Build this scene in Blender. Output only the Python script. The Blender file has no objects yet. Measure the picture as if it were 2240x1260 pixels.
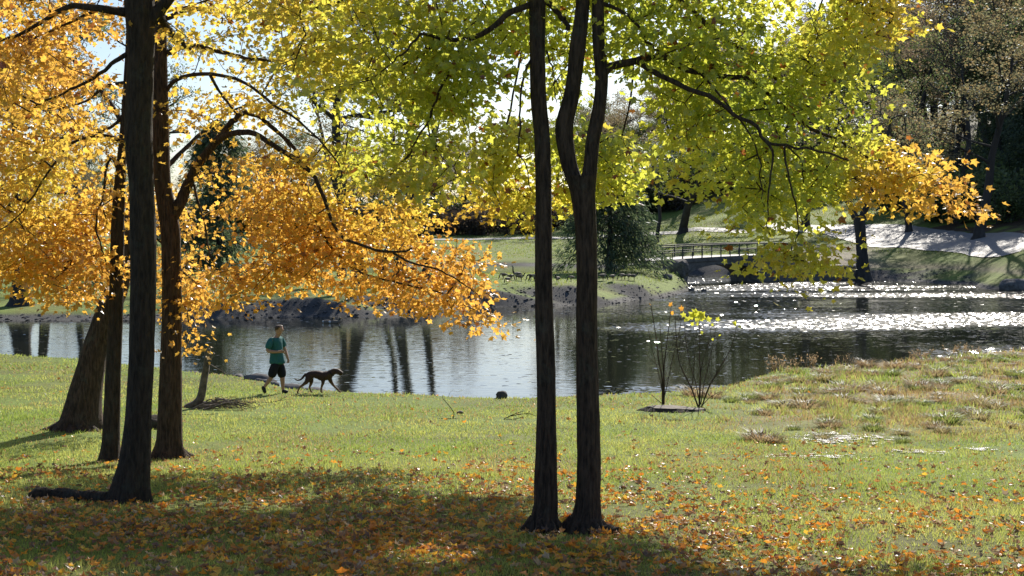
import bpy, math, random
import numpy as np
from mathutils import Vector

rng = np.random.default_rng(7)
random.seed(7)
SC = bpy.context.scene
COL = SC.collection
R = math.radians

# ------------------------------------------------------------------ camera, sky, sun, exposure
F = 3000.0          # focal length in pixels of a 2240 px wide frame
EYE = 4.7           # camera height above the pond
HZ = 500.0          # horizon row of the 2240 x 1260 frame
cam = bpy.data.cameras.new('camera')
cam.sensor_width = 36.0
cam.lens = 36.0 * F / 2240.0
cam.shift_y = (HZ - 630.0) / 2240.0
cam.clip_start = 0.1
cam.clip_end = 6000
cam_o = bpy.data.objects.new('camera', cam)
COL.objects.link(cam_o)
cam_o.location = (0, 0, EYE)
cam_o.rotation_euler = (R(90), 0, 0)
SC.camera = cam_o

SUN_AZ, SUN_EL = R(17), R(33)
world = bpy.data.worlds.new("World")
SC.world = world
world.use_nodes = True
wn = world.node_tree
sky = wn.nodes.new('ShaderNodeTexSky')
sky.sky_type = 'NISHITA'
sky.sun_disc = False
sky.sun_elevation = SUN_EL
sky.sun_rotation = SUN_AZ
sky.air_density = 1.0
sky.dust_density = 1.0
tn = wn.nodes.new('ShaderNodeVectorMath'); tn.operation = 'MULTIPLY'
tn.inputs[1].default_value = (.88, .98, 1.14)
wn.links.new(sky.outputs[0], tn.inputs[0])
wn.links.new(tn.outputs[0], wn.nodes['Background'].inputs[0])
wn.nodes['Background'].inputs[1].default_value = 0.075
sun = bpy.data.lights.new('sun', 'SUN')
sun.energy = 5.0
sun.angle = R(0.5)
sun.color = (1.0, 0.93, 0.82)
sun_o = bpy.data.objects.new('sun', sun)
COL.objects.link(sun_o)
SUND = Vector((math.sin(SUN_AZ) * math.cos(SUN_EL), math.cos(SUN_AZ) * math.cos(SUN_EL), math.sin(SUN_EL)))
sun_o.rotation_euler = (-SUND).to_track_quat('-Z', 'Y').to_euler()
sun_o.location = (30, 80, 60)
SC.view_settings.view_transform = 'Standard'
SC.view_settings.look = 'None'
SC.view_settings.gamma = 1
SC.view_settings.use_curve_mapping = False
SC.view_settings.exposure = 0.60
SC.cycles.max_bounces = 8
SC.cycles.diffuse_bounces = 3
SC.cycles.glossy_bounces = 3
SC.cycles.transmission_bounces = 6
SC.cycles.sample_clamp_indirect = 6.0


# ------------------------------------------------------------------ numeric helpers
def px2(px, py, d):
    return np.array([(px - 1120.0) / F * d, d, EYE + (HZ - py) / F * d])


def hash2(ix, iy, seed):
    n = (ix.astype(np.int64) * 374761393 + iy.astype(np.int64) * 668265263 + seed * 974711) & 0x7fffffff
    n = ((n ^ (n >> 13)) * 1274126177) & 0x7fffffff
    n = n ^ (n >> 16)
    return (n & 0xffff) / 65535.0


def vnoise(x, y, seed=0):
    x = np.asarray(x, float); y = np.asarray(y, float)
    ix = np.floor(x); iy = np.floor(y)
    fx = x - ix; fy = y - iy
    fx = fx * fx * (3 - 2 * fx); fy = fy * fy * (3 - 2 * fy)
    a = hash2(ix, iy, seed); b = hash2(ix + 1, iy, seed)
    c = hash2(ix, iy + 1, seed); e = hash2(ix + 1, iy + 1, seed)
    return (a * (1 - fx) + b * fx) * (1 - fy) + (c * (1 - fx) + e * fx) * fy


def fbm(x, y, seed=0, octv=4):
    s = 0; a = .5; t = 0
    for k in range(octv):
        s = s + a * vnoise(x * 2 ** k, y * 2 ** k, seed + k * 17); t += a; a *= .5
    return s / t


def sstep(t):
    t = np.clip(t, 0, 1)
    return t * t * (3 - 2 * t)


# ------------------------------------------------------------------ terrain height
SH_PX = [-3000, -600, 0, 170, 400, 545, 640, 800, 1000, 1170, 1320, 1400, 1500, 1600, 1650, 1700, 1900, 2240, 2900, 6000]
SH_D = [52, 52, 50, 48.2, 43.9, 41.0, 38.2, 36.6, 35.7, 35.7, 36.0, 36.6, 37.6, 39.6, 41.6, 44.0, 46.4, 51.4, 54, 56]
PR_D = [-80, -20, 0, 6, 11, 13, 15.5, 18, 21, 26, 32, 37, 42, 47, 52, 60]
PR_Z = [6, 3.9, 3.05, 2.4, 1.96, 1.8, 1.6, 1.42, 1.18, .86, .56, .36, .27, .22, .18, .16]
FAR = [
    (-9000, [(0, 70), (.35, 72), (.8, 80), (1.2, 95), (1.4, 112), (2, 140), (3, 200), (6, 300), (16, 700), (40, 3000)]),
    (-900, [(0, 70), (.35, 72), (.8, 80), (1.2, 95), (1.4, 110), (1.0, 113), (-.6, 117), (-.6, 172), (.3, 176), (2.2, 215), (4, 260), (9, 400), (40, 3000)]),
    (300, [(0, 70), (.35, 72), (.8, 80), (1.2, 95), (1.4, 108), (1.0, 111), (-.6, 114), (-.6, 174), (.3, 178), (2.2, 215), (4, 260), (9, 400), (40, 3000)]),
    (430, [(0, 72), (.8, 73.2), (1.0, 82), (1.3, 95), (1.35, 106), (1, 109), (-.6, 112), (-.6, 174), (.3, 178), (2.2, 215), (4, 260), (9, 400), (40, 3000)]),
    (700, [(0, 73), (.95, 74.4), (1.1, 82), (1.3, 95), (1.3, 106), (1, 109), (-.6, 112), (-.6, 174), (.3, 178), (2.4, 215), (4, 260), (9, 400), (40, 3000)]),
    (900, [(0, 75), (1.05, 76.5), (1.2, 84), (1.3, 95), (1.2, 106), (.9, 109), (-.6, 112), (-.6, 174), (.3, 178), (2.5, 212), (4, 250), (9, 400), (40, 3000)]),
    (1060, [(0, 82.5), (1.15, 84.1), (1.25, 90), (1.3, 100), (1.2, 106), (.9, 109), (-.6, 112), (-.6, 177), (.35, 180), (2.75, 212), (4.2, 240), (8, 300), (14, 400), (40, 3000)]),
    (1250, [(0, 84.5), (1.15, 86.2), (1.3, 92), (1.35, 100), (1.3, 107), (1, 110), (-.6, 113), (-.6, 170), (.4, 174), (3.0, 207), (4.6, 235), (9, 300), (16, 400), (46, 3000)]),
    (1400, [(0, 90), (1.0, 92.2), (1.3, 97), (1.45, 106), (1.5, 112), (1.5, 116), (-.5, 121), (-.6, 160), (.5, 165), (3.6, 198), (5.5, 225), (13, 300), (22, 400), (50, 3000)]),
    (1480, [(0, 97), (.5, 101), (1.0, 106), (1.2, 111), (1.2, 117), (-.4, 121), (-.6, 150), (.6, 156), (3.9, 194), (6, 220), (14, 300), (24, 400), (52, 3000)]),
    (1515, [(-.6, 60), (-.6, 100), (-.5, 110), (-.6, 139), (1.5, 142), (1.9, 152), (4.2, 190), (7, 220), (16, 300), (26, 400), (55, 3000)]),
    (1640, [(-.8, 60), (-.8, 110), (-.7, 137), (1.5, 139.5), (1.9, 148), (4.4, 188), (10.4, 228), (20, 300), (30, 400), (58, 3000)]),
    (1668, [(-.8, 60), (-.6, 124), (1.3, 127), (2.0, 134), (2.6, 148), (4.4, 178), (10, 220), (20, 300), (30, 400), (60, 3000)]),
    (1740, [(-.8, 60), (-.6, 124.5), (1.6, 127), (2.2, 131), (2.6, 148), (4.4, 174), (9.5, 215), (20, 300), (31, 400), (60, 3000)]),
    (1880, [(-.8, 60), (-.4, 123), (.9, 125.5), (1.4, 130), (2.9, 148), (4.7, 163), (8.5, 200), (20, 290), (34, 400), (62, 3000)]),
    (2000, [(-.8, 60), (-.3, 120), (0, 121.5), (.8, 124), (2.9, 138), (3.8, 148), (7, 170), (12, 205), (24, 290), (38, 400), (64, 3000)]),
    (2120, [(-.8, 60), (-.3, 114), (0, 116), (.8, 118.5), (2.9, 129), (3.5, 138), (6, 155), (13, 200), (27, 290), (42, 400), (66, 3000)]),
    (2240, [(-.8, 60), (-.3, 102), (0, 104.5), (.8, 107), (2.9, 118), (3.4, 127), (6, 145), (13.5, 190), (28, 280), (44, 400), (68, 3000)]),
    (2900, [(-.8, 60), (-.3, 92), (0, 94), (.8, 96), (2.9, 105), (3.4, 114), (6.5, 130), (14, 175), (29, 270), (46, 400), (70, 3000)]),
    (9000, [(-.8, 60), (0, 90), (.8, 93), (3, 104), (5, 125), (12, 190), (24, 270), (44, 400), (70, 3000)]),
]
FD = np.concatenate([np.arange(56, 330, .5), np.arange(330, 3001, 10)])
FAR = [(c, ([(-.8, p[0][1] - 5)] if p[0][0] >= 0 and p[0][1] > 10 else []) + p) for c, p in FAR]
FPX = np.array([c[0] for c in FAR], float)
FZ = np.array([np.interp(FD, [p[1] for p in c[1]], [p[0] for p in c[1]]) for c in FAR])


def height(x, y):
    x = np.asarray(x, float); y = np.asarray(y, float)
    px = np.clip(1120 + F * x / np.maximum(y, 4.0), -8900, 8900)
    # near lawn
    s = np.interp(px, SH_PX, SH_D) + .9 * (vnoise(x * .35, y * .1, 5) - .5) - y
    pr = np.interp(y, PR_D, PR_Z)
    pr = pr + .05 * (vnoise(x * .5, y * .5, 3) - .5) + .10 * (vnoise(x * .13, y * .13, 9) - .5)
    marsh = sstep((px - 1550) / 250) * sstep((y - 19) / 6)
    pr = pr + marsh * .14 * (fbm(x * 1.1, y * 1.1, 21, 3) - .5)
    near = np.maximum(pr, .06) * sstep(s / 1.1) - .9 * sstep(-s / 4)
    # far side
    pxf = px + 14 * (vnoise(x * .15, y * .15, 31) - .5)
    i = np.clip(np.searchsorted(FPX, pxf) - 1, 0, len(FPX) - 2)
    t = (pxf - FPX[i]) / (FPX[i + 1] - FPX[i]); t = np.clip(t, 0, 1)
    yy = y + 1.3 * (fbm(x * .12, y * .12, 33, 2) - .5)
    j = np.clip(np.searchsorted(FD, yy) - 1, 0, len(FD) - 2)
    u = np.clip((yy - FD[j]) / (FD[j + 1] - FD[j]), 0, 1)
    z0 = FZ[i, j] * (1 - u) + FZ[i, j + 1] * u
    z1 = FZ[i + 1, j] * (1 - u) + FZ[i + 1, j + 1] * u
    far = z0 * (1 - t) + z1 * t
    far = far + np.clip(far, 0, 1) * .10 * (fbm(x * .5, y * .5, 41, 3) - .5)
    lo = -.6
    return np.where(y < 58, near, np.where(y < 66, np.minimum(near, lo) * 0 + lo, np.maximum(far, -.7)))


def hgt(x, y):
    return float(height(np.array([x]), np.array([y]))[0])


def at(px, py, d0=5.0, d1=60.0):
    """the point of the ground seen at a pixel"""
    ds = np.linspace(d0, d1, 1500)
    z = height((px - 1120) / F * ds, ds)
    rows = HZ + F * (EYE - z) / ds
    k = int(np.argmax(rows <= py))
    d = ds[k]
    return Vector(((px - 1120) / F * d, d, float(z[k])))


def on_ground(px, d):
    x = (px - 1120) / F * d
    return Vector((x, d, hgt(x, d)))


# ------------------------------------------------------------------ mesh helpers
class MB:
    """collects points, faces and per-point colours and links them as one mesh object"""
    def __init__(self):
        self.v = []; self.f = []; self.c = []; self.n = 0; self.m = []

    def add(self, v, faces, col=(1, 1, 1), mi=0):
        v = np.asarray(v, float).reshape(-1, 3)
        faces = np.asarray(faces, np.int64)
        self.v.append(v)
        self.f.append(faces + self.n)
        self.m.append(np.full(len(faces), mi, np.int32))
        col = np.asarray(col, float)
        if col.ndim == 1:
            col = np.tile(col[:3], (len(v), 1))
        self.c.append(col)
        self.n += len(v)

    def mesh(self, name, mats, smooth=True):
        me = bpy.data.meshes.new(name)
        v = np.concatenate(self.v); c = np.concatenate(self.c)
        me.vertices.add(len(v)); me.vertices.foreach_set('co', v.astype(np.float32).ravel())
        loops = np.concatenate([f.ravel() for f in self.f])
        tot = np.concatenate([np.full(len(f), f.shape[1]) for f in self.f])
        st = np.concatenate([[0], np.cumsum(tot)[:-1]])
        me.loops.add(len(loops)); me.loops.foreach_set('vertex_index', loops.astype(np.int32))
        me.polygons.add(len(tot)); me.polygons.foreach_set('loop_start', st.astype(np.int32))
        me.polygons.foreach_set('material_index', np.concatenate(self.m))
        me.polygons.foreach_set('use_smooth', np.full(len(tot), smooth))
        a = me.color_attributes.new('Col', 'FLOAT_COLOR', 'POINT')
        a.data.foreach_set('color', np.concatenate([c, np.ones((len(c), 1))], 1).astype(np.float32).ravel())
        me.update(calc_edges=True)
        for m in (mats if isinstance(mats, (list, tuple)) else [mats]):
            me.materials.append(m)
        return me

    def build(self, name, mats, parent=None, smooth=True):
        return link(name, self.mesh(name, mats, smooth), parent)

    # shapes
    def tube(self, pts, rad, seg=8, col=(1, 1, 1), mi=0, cap=True, rough=0.0):
        pts = np.asarray(pts, float); n = len(pts)
        rad = np.broadcast_to(np.asarray(rad, float), (n,)).copy()
        tan = np.gradient(pts, axis=0)
        tan /= np.maximum(np.linalg.norm(tan, axis=1, keepdims=True), 1e-9)
        ref = np.array([0., 1, 0]) if abs(tan[0, 1]) < .8 else np.array([1., 0, 0])
        A = np.cross(tan, ref); A /= np.maximum(np.linalg.norm(A, axis=1, keepdims=True), 1e-9)
        B = np.cross(tan, A)
        th = np.arange(seg) * 2 * math.pi / seg
        rr = rad[:, None] * np.ones(seg)[None]
        if rough:
            rr = rr * (1 + rough * (rng.random((n, seg)) - .5) * 2)
        P = pts[:, None, :] + rr[..., None] * (np.cos(th)[None, :, None] * A[:, None, :] + np.sin(th)[None, :, None] * B[:, None, :])
        i = np.arange(n - 1)[:, None] * seg; j = np.arange(seg)[None]
        j2 = (j + 1) % seg
        q = np.stack([i + j, i + j2, i + seg + j2, i + seg + j], -1).reshape(-1, 4)
        self.add(P.reshape(-1, 3), q, col, mi)
        if cap and seg > 2:
            base = self.n - n * seg
            for k0, rev in ((0, True), ((n - 1) * seg, False)):
                ring = np.arange(seg) + k0
                ce = pts[0] if rev else pts[-1]
                self.add(np.concatenate([P.reshape(-1, 3)[ring], ce[None]]),
                         [(a, (a + 1) % seg, seg) if not rev else ((a + 1) % seg, a, seg) for a in range(seg)], col, mi)

    def box(self, lo, hi, col=(1, 1, 1), mi=0):
        (a, b, c), (d, e, f) = lo, hi
        self.add([(a, b, c), (d, b, c), (d, e, c), (a, e, c), (a, b, f), (d, b, f), (d, e, f), (a, e, f)],
                 [(0, 3, 2, 1), (4, 5, 6, 7), (0, 1, 5, 4), (1, 2, 6, 5), (2, 3, 7, 6), (3, 0, 4, 7)], col, mi)


def link(name, me, parent=None):
    o = bpy.data.objects.new(name, me)
    COL.objects.link(o)
    if parent:
        o.parent = parent
    return o


def tag(o, label=None, cat=None, group=None, kind=None):
    if label: o['label'] = label
    if cat: o['category'] = cat
    if group: o['group'] = group
    if kind: o['kind'] = kind
    return o


def thing(name, loc, label, cat, group=None, rz=0.0):
    o = bpy.data.objects.new(name, None)
    COL.objects.link(o)
    o.location = loc; o.rotation_euler = (0, 0, rz)
    o.empty_display_size = .3
    return tag(o, label, cat, group)


def copy_thing(o, loc, rz=0.0, s=1.0, label=None, group=None):
    c = o.copy(); COL.objects.link(c)
    for ch in o.children:
        k = ch.copy(); COL.objects.link(k); k.parent = c
        for g in ch.children:
            g2 = g.copy(); COL.objects.link(g2); g2.parent = k
    c.location = loc; c.rotation_euler = (0, 0, rz)
    c.scale = (s, s, s) if not isinstance(s, tuple) else s
    if label: c['label'] = label
    if group: c['group'] = group
    return c


def spline(pts, n=24):
    """Catmull-Rom through the points (any dimension)"""
    P = np.asarray(pts, float)
    if len(P) == 2:
        return P[0] + (P[1] - P[0]) * np.linspace(0, 1, n)[:, None]
    P = np.concatenate([[2 * P[0] - P[1]], P, [2 * P[-1] - P[-2]]])
    m = len(P) - 3
    t = np.linspace(0, m - 1e-6, n); k = t.astype(int); u = (t - k)[:, None]
    p0, p1, p2, p3 = P[k], P[k + 1], P[k + 2], P[k + 3]
    return .5 * (2 * p1 + (p2 - p0) * u + (2 * p0 - 5 * p1 + 4 * p2 - p3) * u ** 2 + (3 * p1 - p0 - 3 * p2 + p3) * u ** 3)


# ------------------------------------------------------------------ materials
def new_mat(name):
    m = bpy.data.materials.new(name); m.use_nodes = True
    nt = m.node_tree
    for n in list(nt.nodes):
        nt.nodes.remove(n)
    out = nt.nodes.new('ShaderNodeOutputMaterial')
    return m, nt, out


def N(nt, kind, **kw):
    n = nt.nodes.new(kind)
    for k, v in kw.items():
        if k in n.inputs:
            n.inputs[k].default_value = v
        else:
            setattr(n, k, v)
    return n


def leaf_mat(name, trans=.55, gloss=.05, rough=.35, refl=1.0, tsat=1.0):
    m, nt, out = new_mat(name)
    at_ = N(nt, 'ShaderNodeAttribute', attribute_name='Col')
    hs = N(nt, 'ShaderNodeHueSaturation', Saturation=tsat, Value=1.0)
    nt.links.new(at_.outputs['Color'], hs.inputs['Color'])
    d = N(nt, 'ShaderNodeBsdfDiffuse'); t = N(nt, 'ShaderNodeBsdfTranslucent')
    hd = N(nt, 'ShaderNodeHueSaturation', Saturation=1.0, Value=refl)
    nt.links.new(at_.outputs['Color'], hd.inputs['Color']); nt.links.new(hd.outputs['Color'], d.inputs['Color'])
    nt.links.new(hs.outputs['Color'], t.inputs['Color'])
    mx = N(nt, 'ShaderNodeMixShader'); mx.inputs[0].default_value = trans
    nt.links.new(d.outputs[0], mx.inputs[1]); nt.links.new(t.outputs[0], mx.inputs[2])
    g = N(nt, 'ShaderNodeBsdfGlossy', Roughness=rough)
    g.inputs['Color'].default_value = (.9, .95, 1, 1)
    m2 = N(nt, 'ShaderNodeMixShader'); m2.inputs[0].default_value = gloss
    nt.links.new(mx.outputs[0], m2.inputs[1]); nt.links.new(g.outputs[0], m2.inputs[2])
    nt.links.new(m2.outputs[0], out.inputs[0])
    return m


def rough_mat(name, col, col2=None, scale=8.0, stretch=(1, 1, 1), rough=.85, bump=.5, bdist=.02, attr=False, spec=.3, patch=None):
    m, nt, out = new_mat(name)
    b = N(nt, 'ShaderNodeBsdfPrincipled', Roughness=rough)
    b.inputs['Specular IOR Level'].default_value = spec
    tc = N(nt, 'ShaderNodeTexCoord'); mp = N(nt, 'ShaderNodeMapping'); mp.inputs['Scale'].default_value = stretch
    nt.links.new(tc.outputs['Object'], mp.inputs[0])
    nz = N(nt, 'ShaderNodeTexNoise', Scale=scale, Detail=6.0, Roughness=.62)
    nt.links.new(mp.outputs[0], nz.inputs['Vector'])
    ramp = N(nt, 'ShaderNodeValToRGB')
    ramp.color_ramp.elements[0].position = .35; ramp.color_ramp.elements[1].position = .68
    c2 = col2 or tuple(x * 1.6 for x in col)
    ramp.color_ramp.elements[0].color = (*col, 1); ramp.color_ramp.elements[1].color = (*c2, 1)
    nt.links.new(nz.outputs['Fac'], ramp.inputs[0])
    if patch:
        n2 = N(nt, 'ShaderNodeTexNoise', Scale=3.3, Detail=5.0, Roughness=.7)
        nt.links.new(tc.outputs['Object'], n2.inputs['Vector'])
        r2 = N(nt, 'ShaderNodeMapRange'); r2.inputs[1].default_value = .55; r2.inputs[2].default_value = .72; r2.inputs[4].default_value = .7
        nt.links.new(n2.outputs['Fac'], r2.inputs[0])
        pm = N(nt, 'ShaderNodeMix', data_type='RGBA'); pm.inputs[7].default_value = (*patch, 1)
        nt.links.new(r2.outputs[0], pm.inputs[0]); nt.links.new(ramp.outputs[0], pm.inputs[6])
        nt.links.new(pm.outputs[2], b.inputs['Base Color'])
    elif attr:
        a = N(nt, 'ShaderNodeAttribute', attribute_name='Col')
        mm = N(nt, 'ShaderNodeMix', data_type='RGBA', blend_type='MULTIPLY')
        mm.inputs[0].default_value = 1
        nt.links.new(a.outputs['Color'], mm.inputs[6]); nt.links.new(ramp.outputs[0], mm.inputs[7])
        nt.links.new(mm.outputs[2], b.inputs['Base Color'])
    else:
        nt.links.new(ramp.outputs[0], b.inputs['Base Color'])
    bp = N(nt, 'ShaderNodeBump', Strength=bump, Distance=bdist)
    nt.links.new(nz.outputs['Fac'], bp.inputs['Height']); nt.links.new(bp.outputs[0], b.inputs['Normal'])
    nt.links.new(b.outputs[0], out.inputs[0])
    return m


M = {}
M['leaf'] = leaf_mat('maple_leaf', .62, .05, .32, .5)
M['litter'] = leaf_mat('fallen_leaf', .4, .045, .38)
M['grassblade'] = leaf_mat('grass_blade', .6, .02, .4)
M['farleaf'] = leaf_mat('far_leaf', .58, .03, .4)
M['bark'] = rough_mat('bark', (.03, .02, .014), (.14, .092, .064), 13, (2.6, 2.6, .42), .9, 1.0, .1, patch=(.12, .115, .085))
M['bark_grey'] = rough_mat('bark_grey', (.028, .021, .016), (.09, .066, .048), 13, (2.4, 2.4, .42), .9, 1.0, .1, patch=(.085, .085, .065))
M['bark_far'] = rough_mat('bark_far', (.03, .026, .024), (.075, .066, .06), 2, (1, 1, .3), .9, .3, .05)
M['deadwood'] = rough_mat('deadwood', (.07, .055, .042), (.2, .165, .13), 9, (1, 1, 1), .85, .6, .02)
M['rock'] = rough_mat('rock', (.09, .085, .08), (.22, .21, .20), 4, (1, 1, 1), .9, .7, .04, attr=True, spec=.12)
M['concrete'] = rough_mat('old_concrete', (.10, .09, .08), (.2, .185, .165), 1.6, (1, 1, 1), .85, .4, .03)
M['stonewall'] = rough_mat('stone_wall', (.11, .10, .09), (.22, .2, .18), 1.8, (1, 1, 2.5), .85, .8, .06)
M['road'] = rough_mat('road', (.19, .185, .185), (.25, .245, .24), 1.5, (1, 1, 1), .6, .2, .02)
M['rail'] = rough_mat('rail_paint', (.035, .04, .04), (.06, .065, .065), 8, (1, 1, 1), .7, .1, .01, spec=.2)
M['coping'] = rough_mat('coping', (.36, .35, .33), (.46, .45, .43), 2, (1, 1, 1), .75, .2, .02)


def terrain_mat():
    m, nt, out = new_mat('terrain')
    b = N(nt, 'ShaderNodeBsdfPrincipled', Roughness=.9)
    b.inputs['Specular IOR Level'].default_value = .2
    a = N(nt, 'ShaderNodeAttribute', attribute_name='Col')
    tc = N(nt, 'ShaderNodeTexCoord')
    n1 = N(nt, 'ShaderNodeTexNoise', Scale=14.0, Detail=5.0, Roughness=.7)
    n2 = N(nt, 'ShaderNodeTexNoise', Scale=1.1, Detail=5.0, Roughness=.65)
    for n in (n1, n2):
        nt.links.new(tc.outputs['Object'], n.inputs['Vector'])
    r1 = N(nt, 'ShaderNodeMapRange'); r1.inputs[1].default_value = .3; r1.inputs[2].default_value = .7
    r1.inputs[3].default_value = .55; r1.inputs[4].default_value = 1.45
    nt.links.new(n1.outputs['Fac'], r1.inputs[0])
    r2 = N(nt, 'ShaderNodeMapRange'); r2.inputs[1].default_value = .3; r2.inputs[2].default_value = .7
    r2.inputs[3].default_value = .75; r2.inputs[4].default_value = 1.25
    nt.links.new(n2.outputs['Fac'], r2.inputs[0])
    mu = N(nt, 'ShaderNodeMath', operation='MULTIPLY')
    nt.links.new(r1.outputs[0], mu.inputs[0]); nt.links.new(r2.outputs[0], mu.inputs[1])
    mm = N(nt, 'ShaderNodeVectorMath', operation='SCALE')
    nt.links.new(a.outputs['Color'], mm.inputs[0]); nt.links.new(mu.outputs[0], mm.inputs['Scale'])
    nt.links.new(mm.outputs[0], b.inputs['Base Color'])
    bp = N(nt, 'ShaderNodeBump', Strength=.8, Distance=.06)
    nt.links.new(n1.outputs['Fac'], bp.inputs['Height']); nt.links.new(bp.outputs[0], b.inputs['Normal'])
    nt.links.new(b.outputs[0], out.inputs[0])
    return m


M['terrain'] = terrain_mat()


def water_mat():
    m, nt, out = new_mat('pond_water')
    b = N(nt, 'ShaderNodeBsdfPrincipled')
    b.inputs['Base Color'].default_value = (.018, .02, .014, 1)
    b.inputs['IOR'].default_value = 1.333
    tc = N(nt, 'ShaderNodeTexCoord')
    # where the wind ruffles the surface
    mp = N(nt, 'ShaderNodeMapping'); mp.inputs['Scale'].default_value = (.035, .12, 1)
    nt.links.new(tc.outputs['Object'], mp.inputs[0])
    nb = N(nt, 'ShaderNodeTexNoise', Scale=1.0, Detail=3.0, Roughness=.55)
    nt.links.new(mp.outputs[0], nb.inputs['Vector'])
    at_ = N(nt, 'ShaderNodeAttribute', attribute_name='Col')   # red: amount of wind ruffle on this part of the pond
    sx = N(nt, 'ShaderNodeSeparateColor'); nt.links.new(at_.outputs['Color'], sx.inputs[0])
    ad = N(nt, 'ShaderNodeMath', operation='ADD')
    nt.links.new(nb.outputs['Fac'], ad.inputs[0]); nt.links.new(sx.outputs[0], ad.inputs[1])
    mk = N(nt, 'ShaderNodeMapRange'); mk.inputs[1].default_value = .74; mk.inputs[2].default_value = 1.12
    mk.interpolation_type = 'SMOOTHSTEP'
    nt.links.new(ad.outputs[0], mk.inputs[0])
    # long ripples
    m1 = N(nt, 'ShaderNodeMapping'); m1.inputs['Scale'].default_value = (.55, 3.2, 1); m1.inputs['Rotation'].default_value = (0, 0, R(7))
    nt.links.new(tc.outputs['Object'], m1.inputs[0])
    w1 = N(nt, 'ShaderNodeTexNoise', Scale=1.3, Detail=3.0, Roughness=.5)
    nt.links.new(m1.outputs[0], w1.inputs['Vector'])
    b1 = N(nt, 'ShaderNodeBump', Strength=.05, Distance=.10)
    nt.links.new(w1.outputs['Fac'], b1.inputs['Height'])
    # wavelets: small facets tilted at random, steeper where the wind ruffles the pond
    m2 = N(nt, 'ShaderNodeMapping'); m2.inputs['Scale'].default_value = (6.5, 8.0, 1)
    nz = N(nt, 'ShaderNodeTexNoise', Scale=1.5, Detail=2.0)
    nt.links.new(tc.outputs['Object'], nz.inputs['Vector'])
    av = N(nt, 'ShaderNodeVectorMath', operation='MULTIPLY_ADD'); av.inputs[1].default_value = (.5, .5, 0)
    nt.links.new(nz.outputs['Color'], av.inputs[0]); nt.links.new(tc.outputs['Object'], av.inputs[2])
    nt.links.new(av.outputs[0], m2.inputs[0])
    vo = N(nt, 'ShaderNodeTexVoronoi', Scale=1.0); vo.feature = 'SMOOTH_F1'; vo.inputs['Smoothness'].default_value = .25
    nt.links.new(m2.outputs[0], vo.inputs['Vector'])
    ce = N(nt, 'ShaderNodeVectorMath', operation='SUBTRACT'); ce.inputs[1].default_value = (.5, .5, .5)
    nt.links.new(vo.outputs['Color'], ce.inputs[0])
    fl = N(nt, 'ShaderNodeVectorMath', operation='MULTIPLY'); fl.inputs[1].default_value = (.8, 1.0, 0)
    nt.links.new(ce.outputs[0], fl.inputs[0])
    s2 = N(nt, 'ShaderNodeMapRange'); s2.inputs[3].default_value = .012; s2.inputs[4].default_value = .62
    nt.links.new(mk.outputs[0], s2.inputs[0])
    # a few wavelets everywhere on the breezy side stand steep enough to catch the sun
    mk2 = N(nt, 'ShaderNodeMapRange'); mk2.inputs[1].default_value = .66; mk2.inputs[2].default_value = 1.0; mk2.inputs[4].default_value = .13
    nt.links.new(ad.outputs[0], mk2.inputs[0])
    sz = N(nt, 'ShaderNodeSeparateXYZ'); nt.links.new(vo.outputs['Color'], sz.inputs[0])
    az = N(nt, 'ShaderNodeMath', operation='ADD'); nt.links.new(sz.outputs[2], az.inputs[0]); nt.links.new(mk2.outputs[0], az.inputs[1])
    gt = N(nt, 'ShaderNodeMath', operation='GREATER_THAN'); gt.inputs[1].default_value = .97; nt.links.new(az.outputs[0], gt.inputs[0])
    gm = N(nt, 'ShaderNodeMath', operation='MULTIPLY'); gm.inputs[1].default_value = .62; nt.links.new(gt.outputs[0], gm.inputs[0])
    mxs = N(nt, 'ShaderNodeMath', operation='MAXIMUM'); nt.links.new(gm.outputs[0], mxs.inputs[0]); nt.links.new(s2.outputs[0], mxs.inputs[1])
    s2 = mxs
    sc = N(nt, 'ShaderNodeVectorMath', operation='SCALE')
    nt.links.new(fl.outputs[0], sc.inputs[0]); nt.links.new(s2.outputs[0], sc.inputs['Scale'])
    ad2 = N(nt, 'ShaderNodeVectorMath', operation='ADD')
    nt.links.new(b1.outputs[0], ad2.inputs[0]); nt.links.new(sc.outputs[0], ad2.inputs[1])
    no = N(nt, 'ShaderNodeVectorMath', operation='NORMALIZE'); nt.links.new(ad2.outputs[0], no.inputs[0])
    ro = N(nt, 'ShaderNodeMapRange'); ro.inputs[3].default_value = .02; ro.inputs[4].default_value = .16
    nt.links.new(mk.outputs[0], ro.inputs[0]); nt.links.new(ro.outputs[0], b.inputs['Roughness'])
    nt.links.new(no.outputs[0], b.inputs['Normal'])
    nt.links.new(b.outputs[0], out.inputs[0])
    return m


M['water'] = water_mat()

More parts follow.
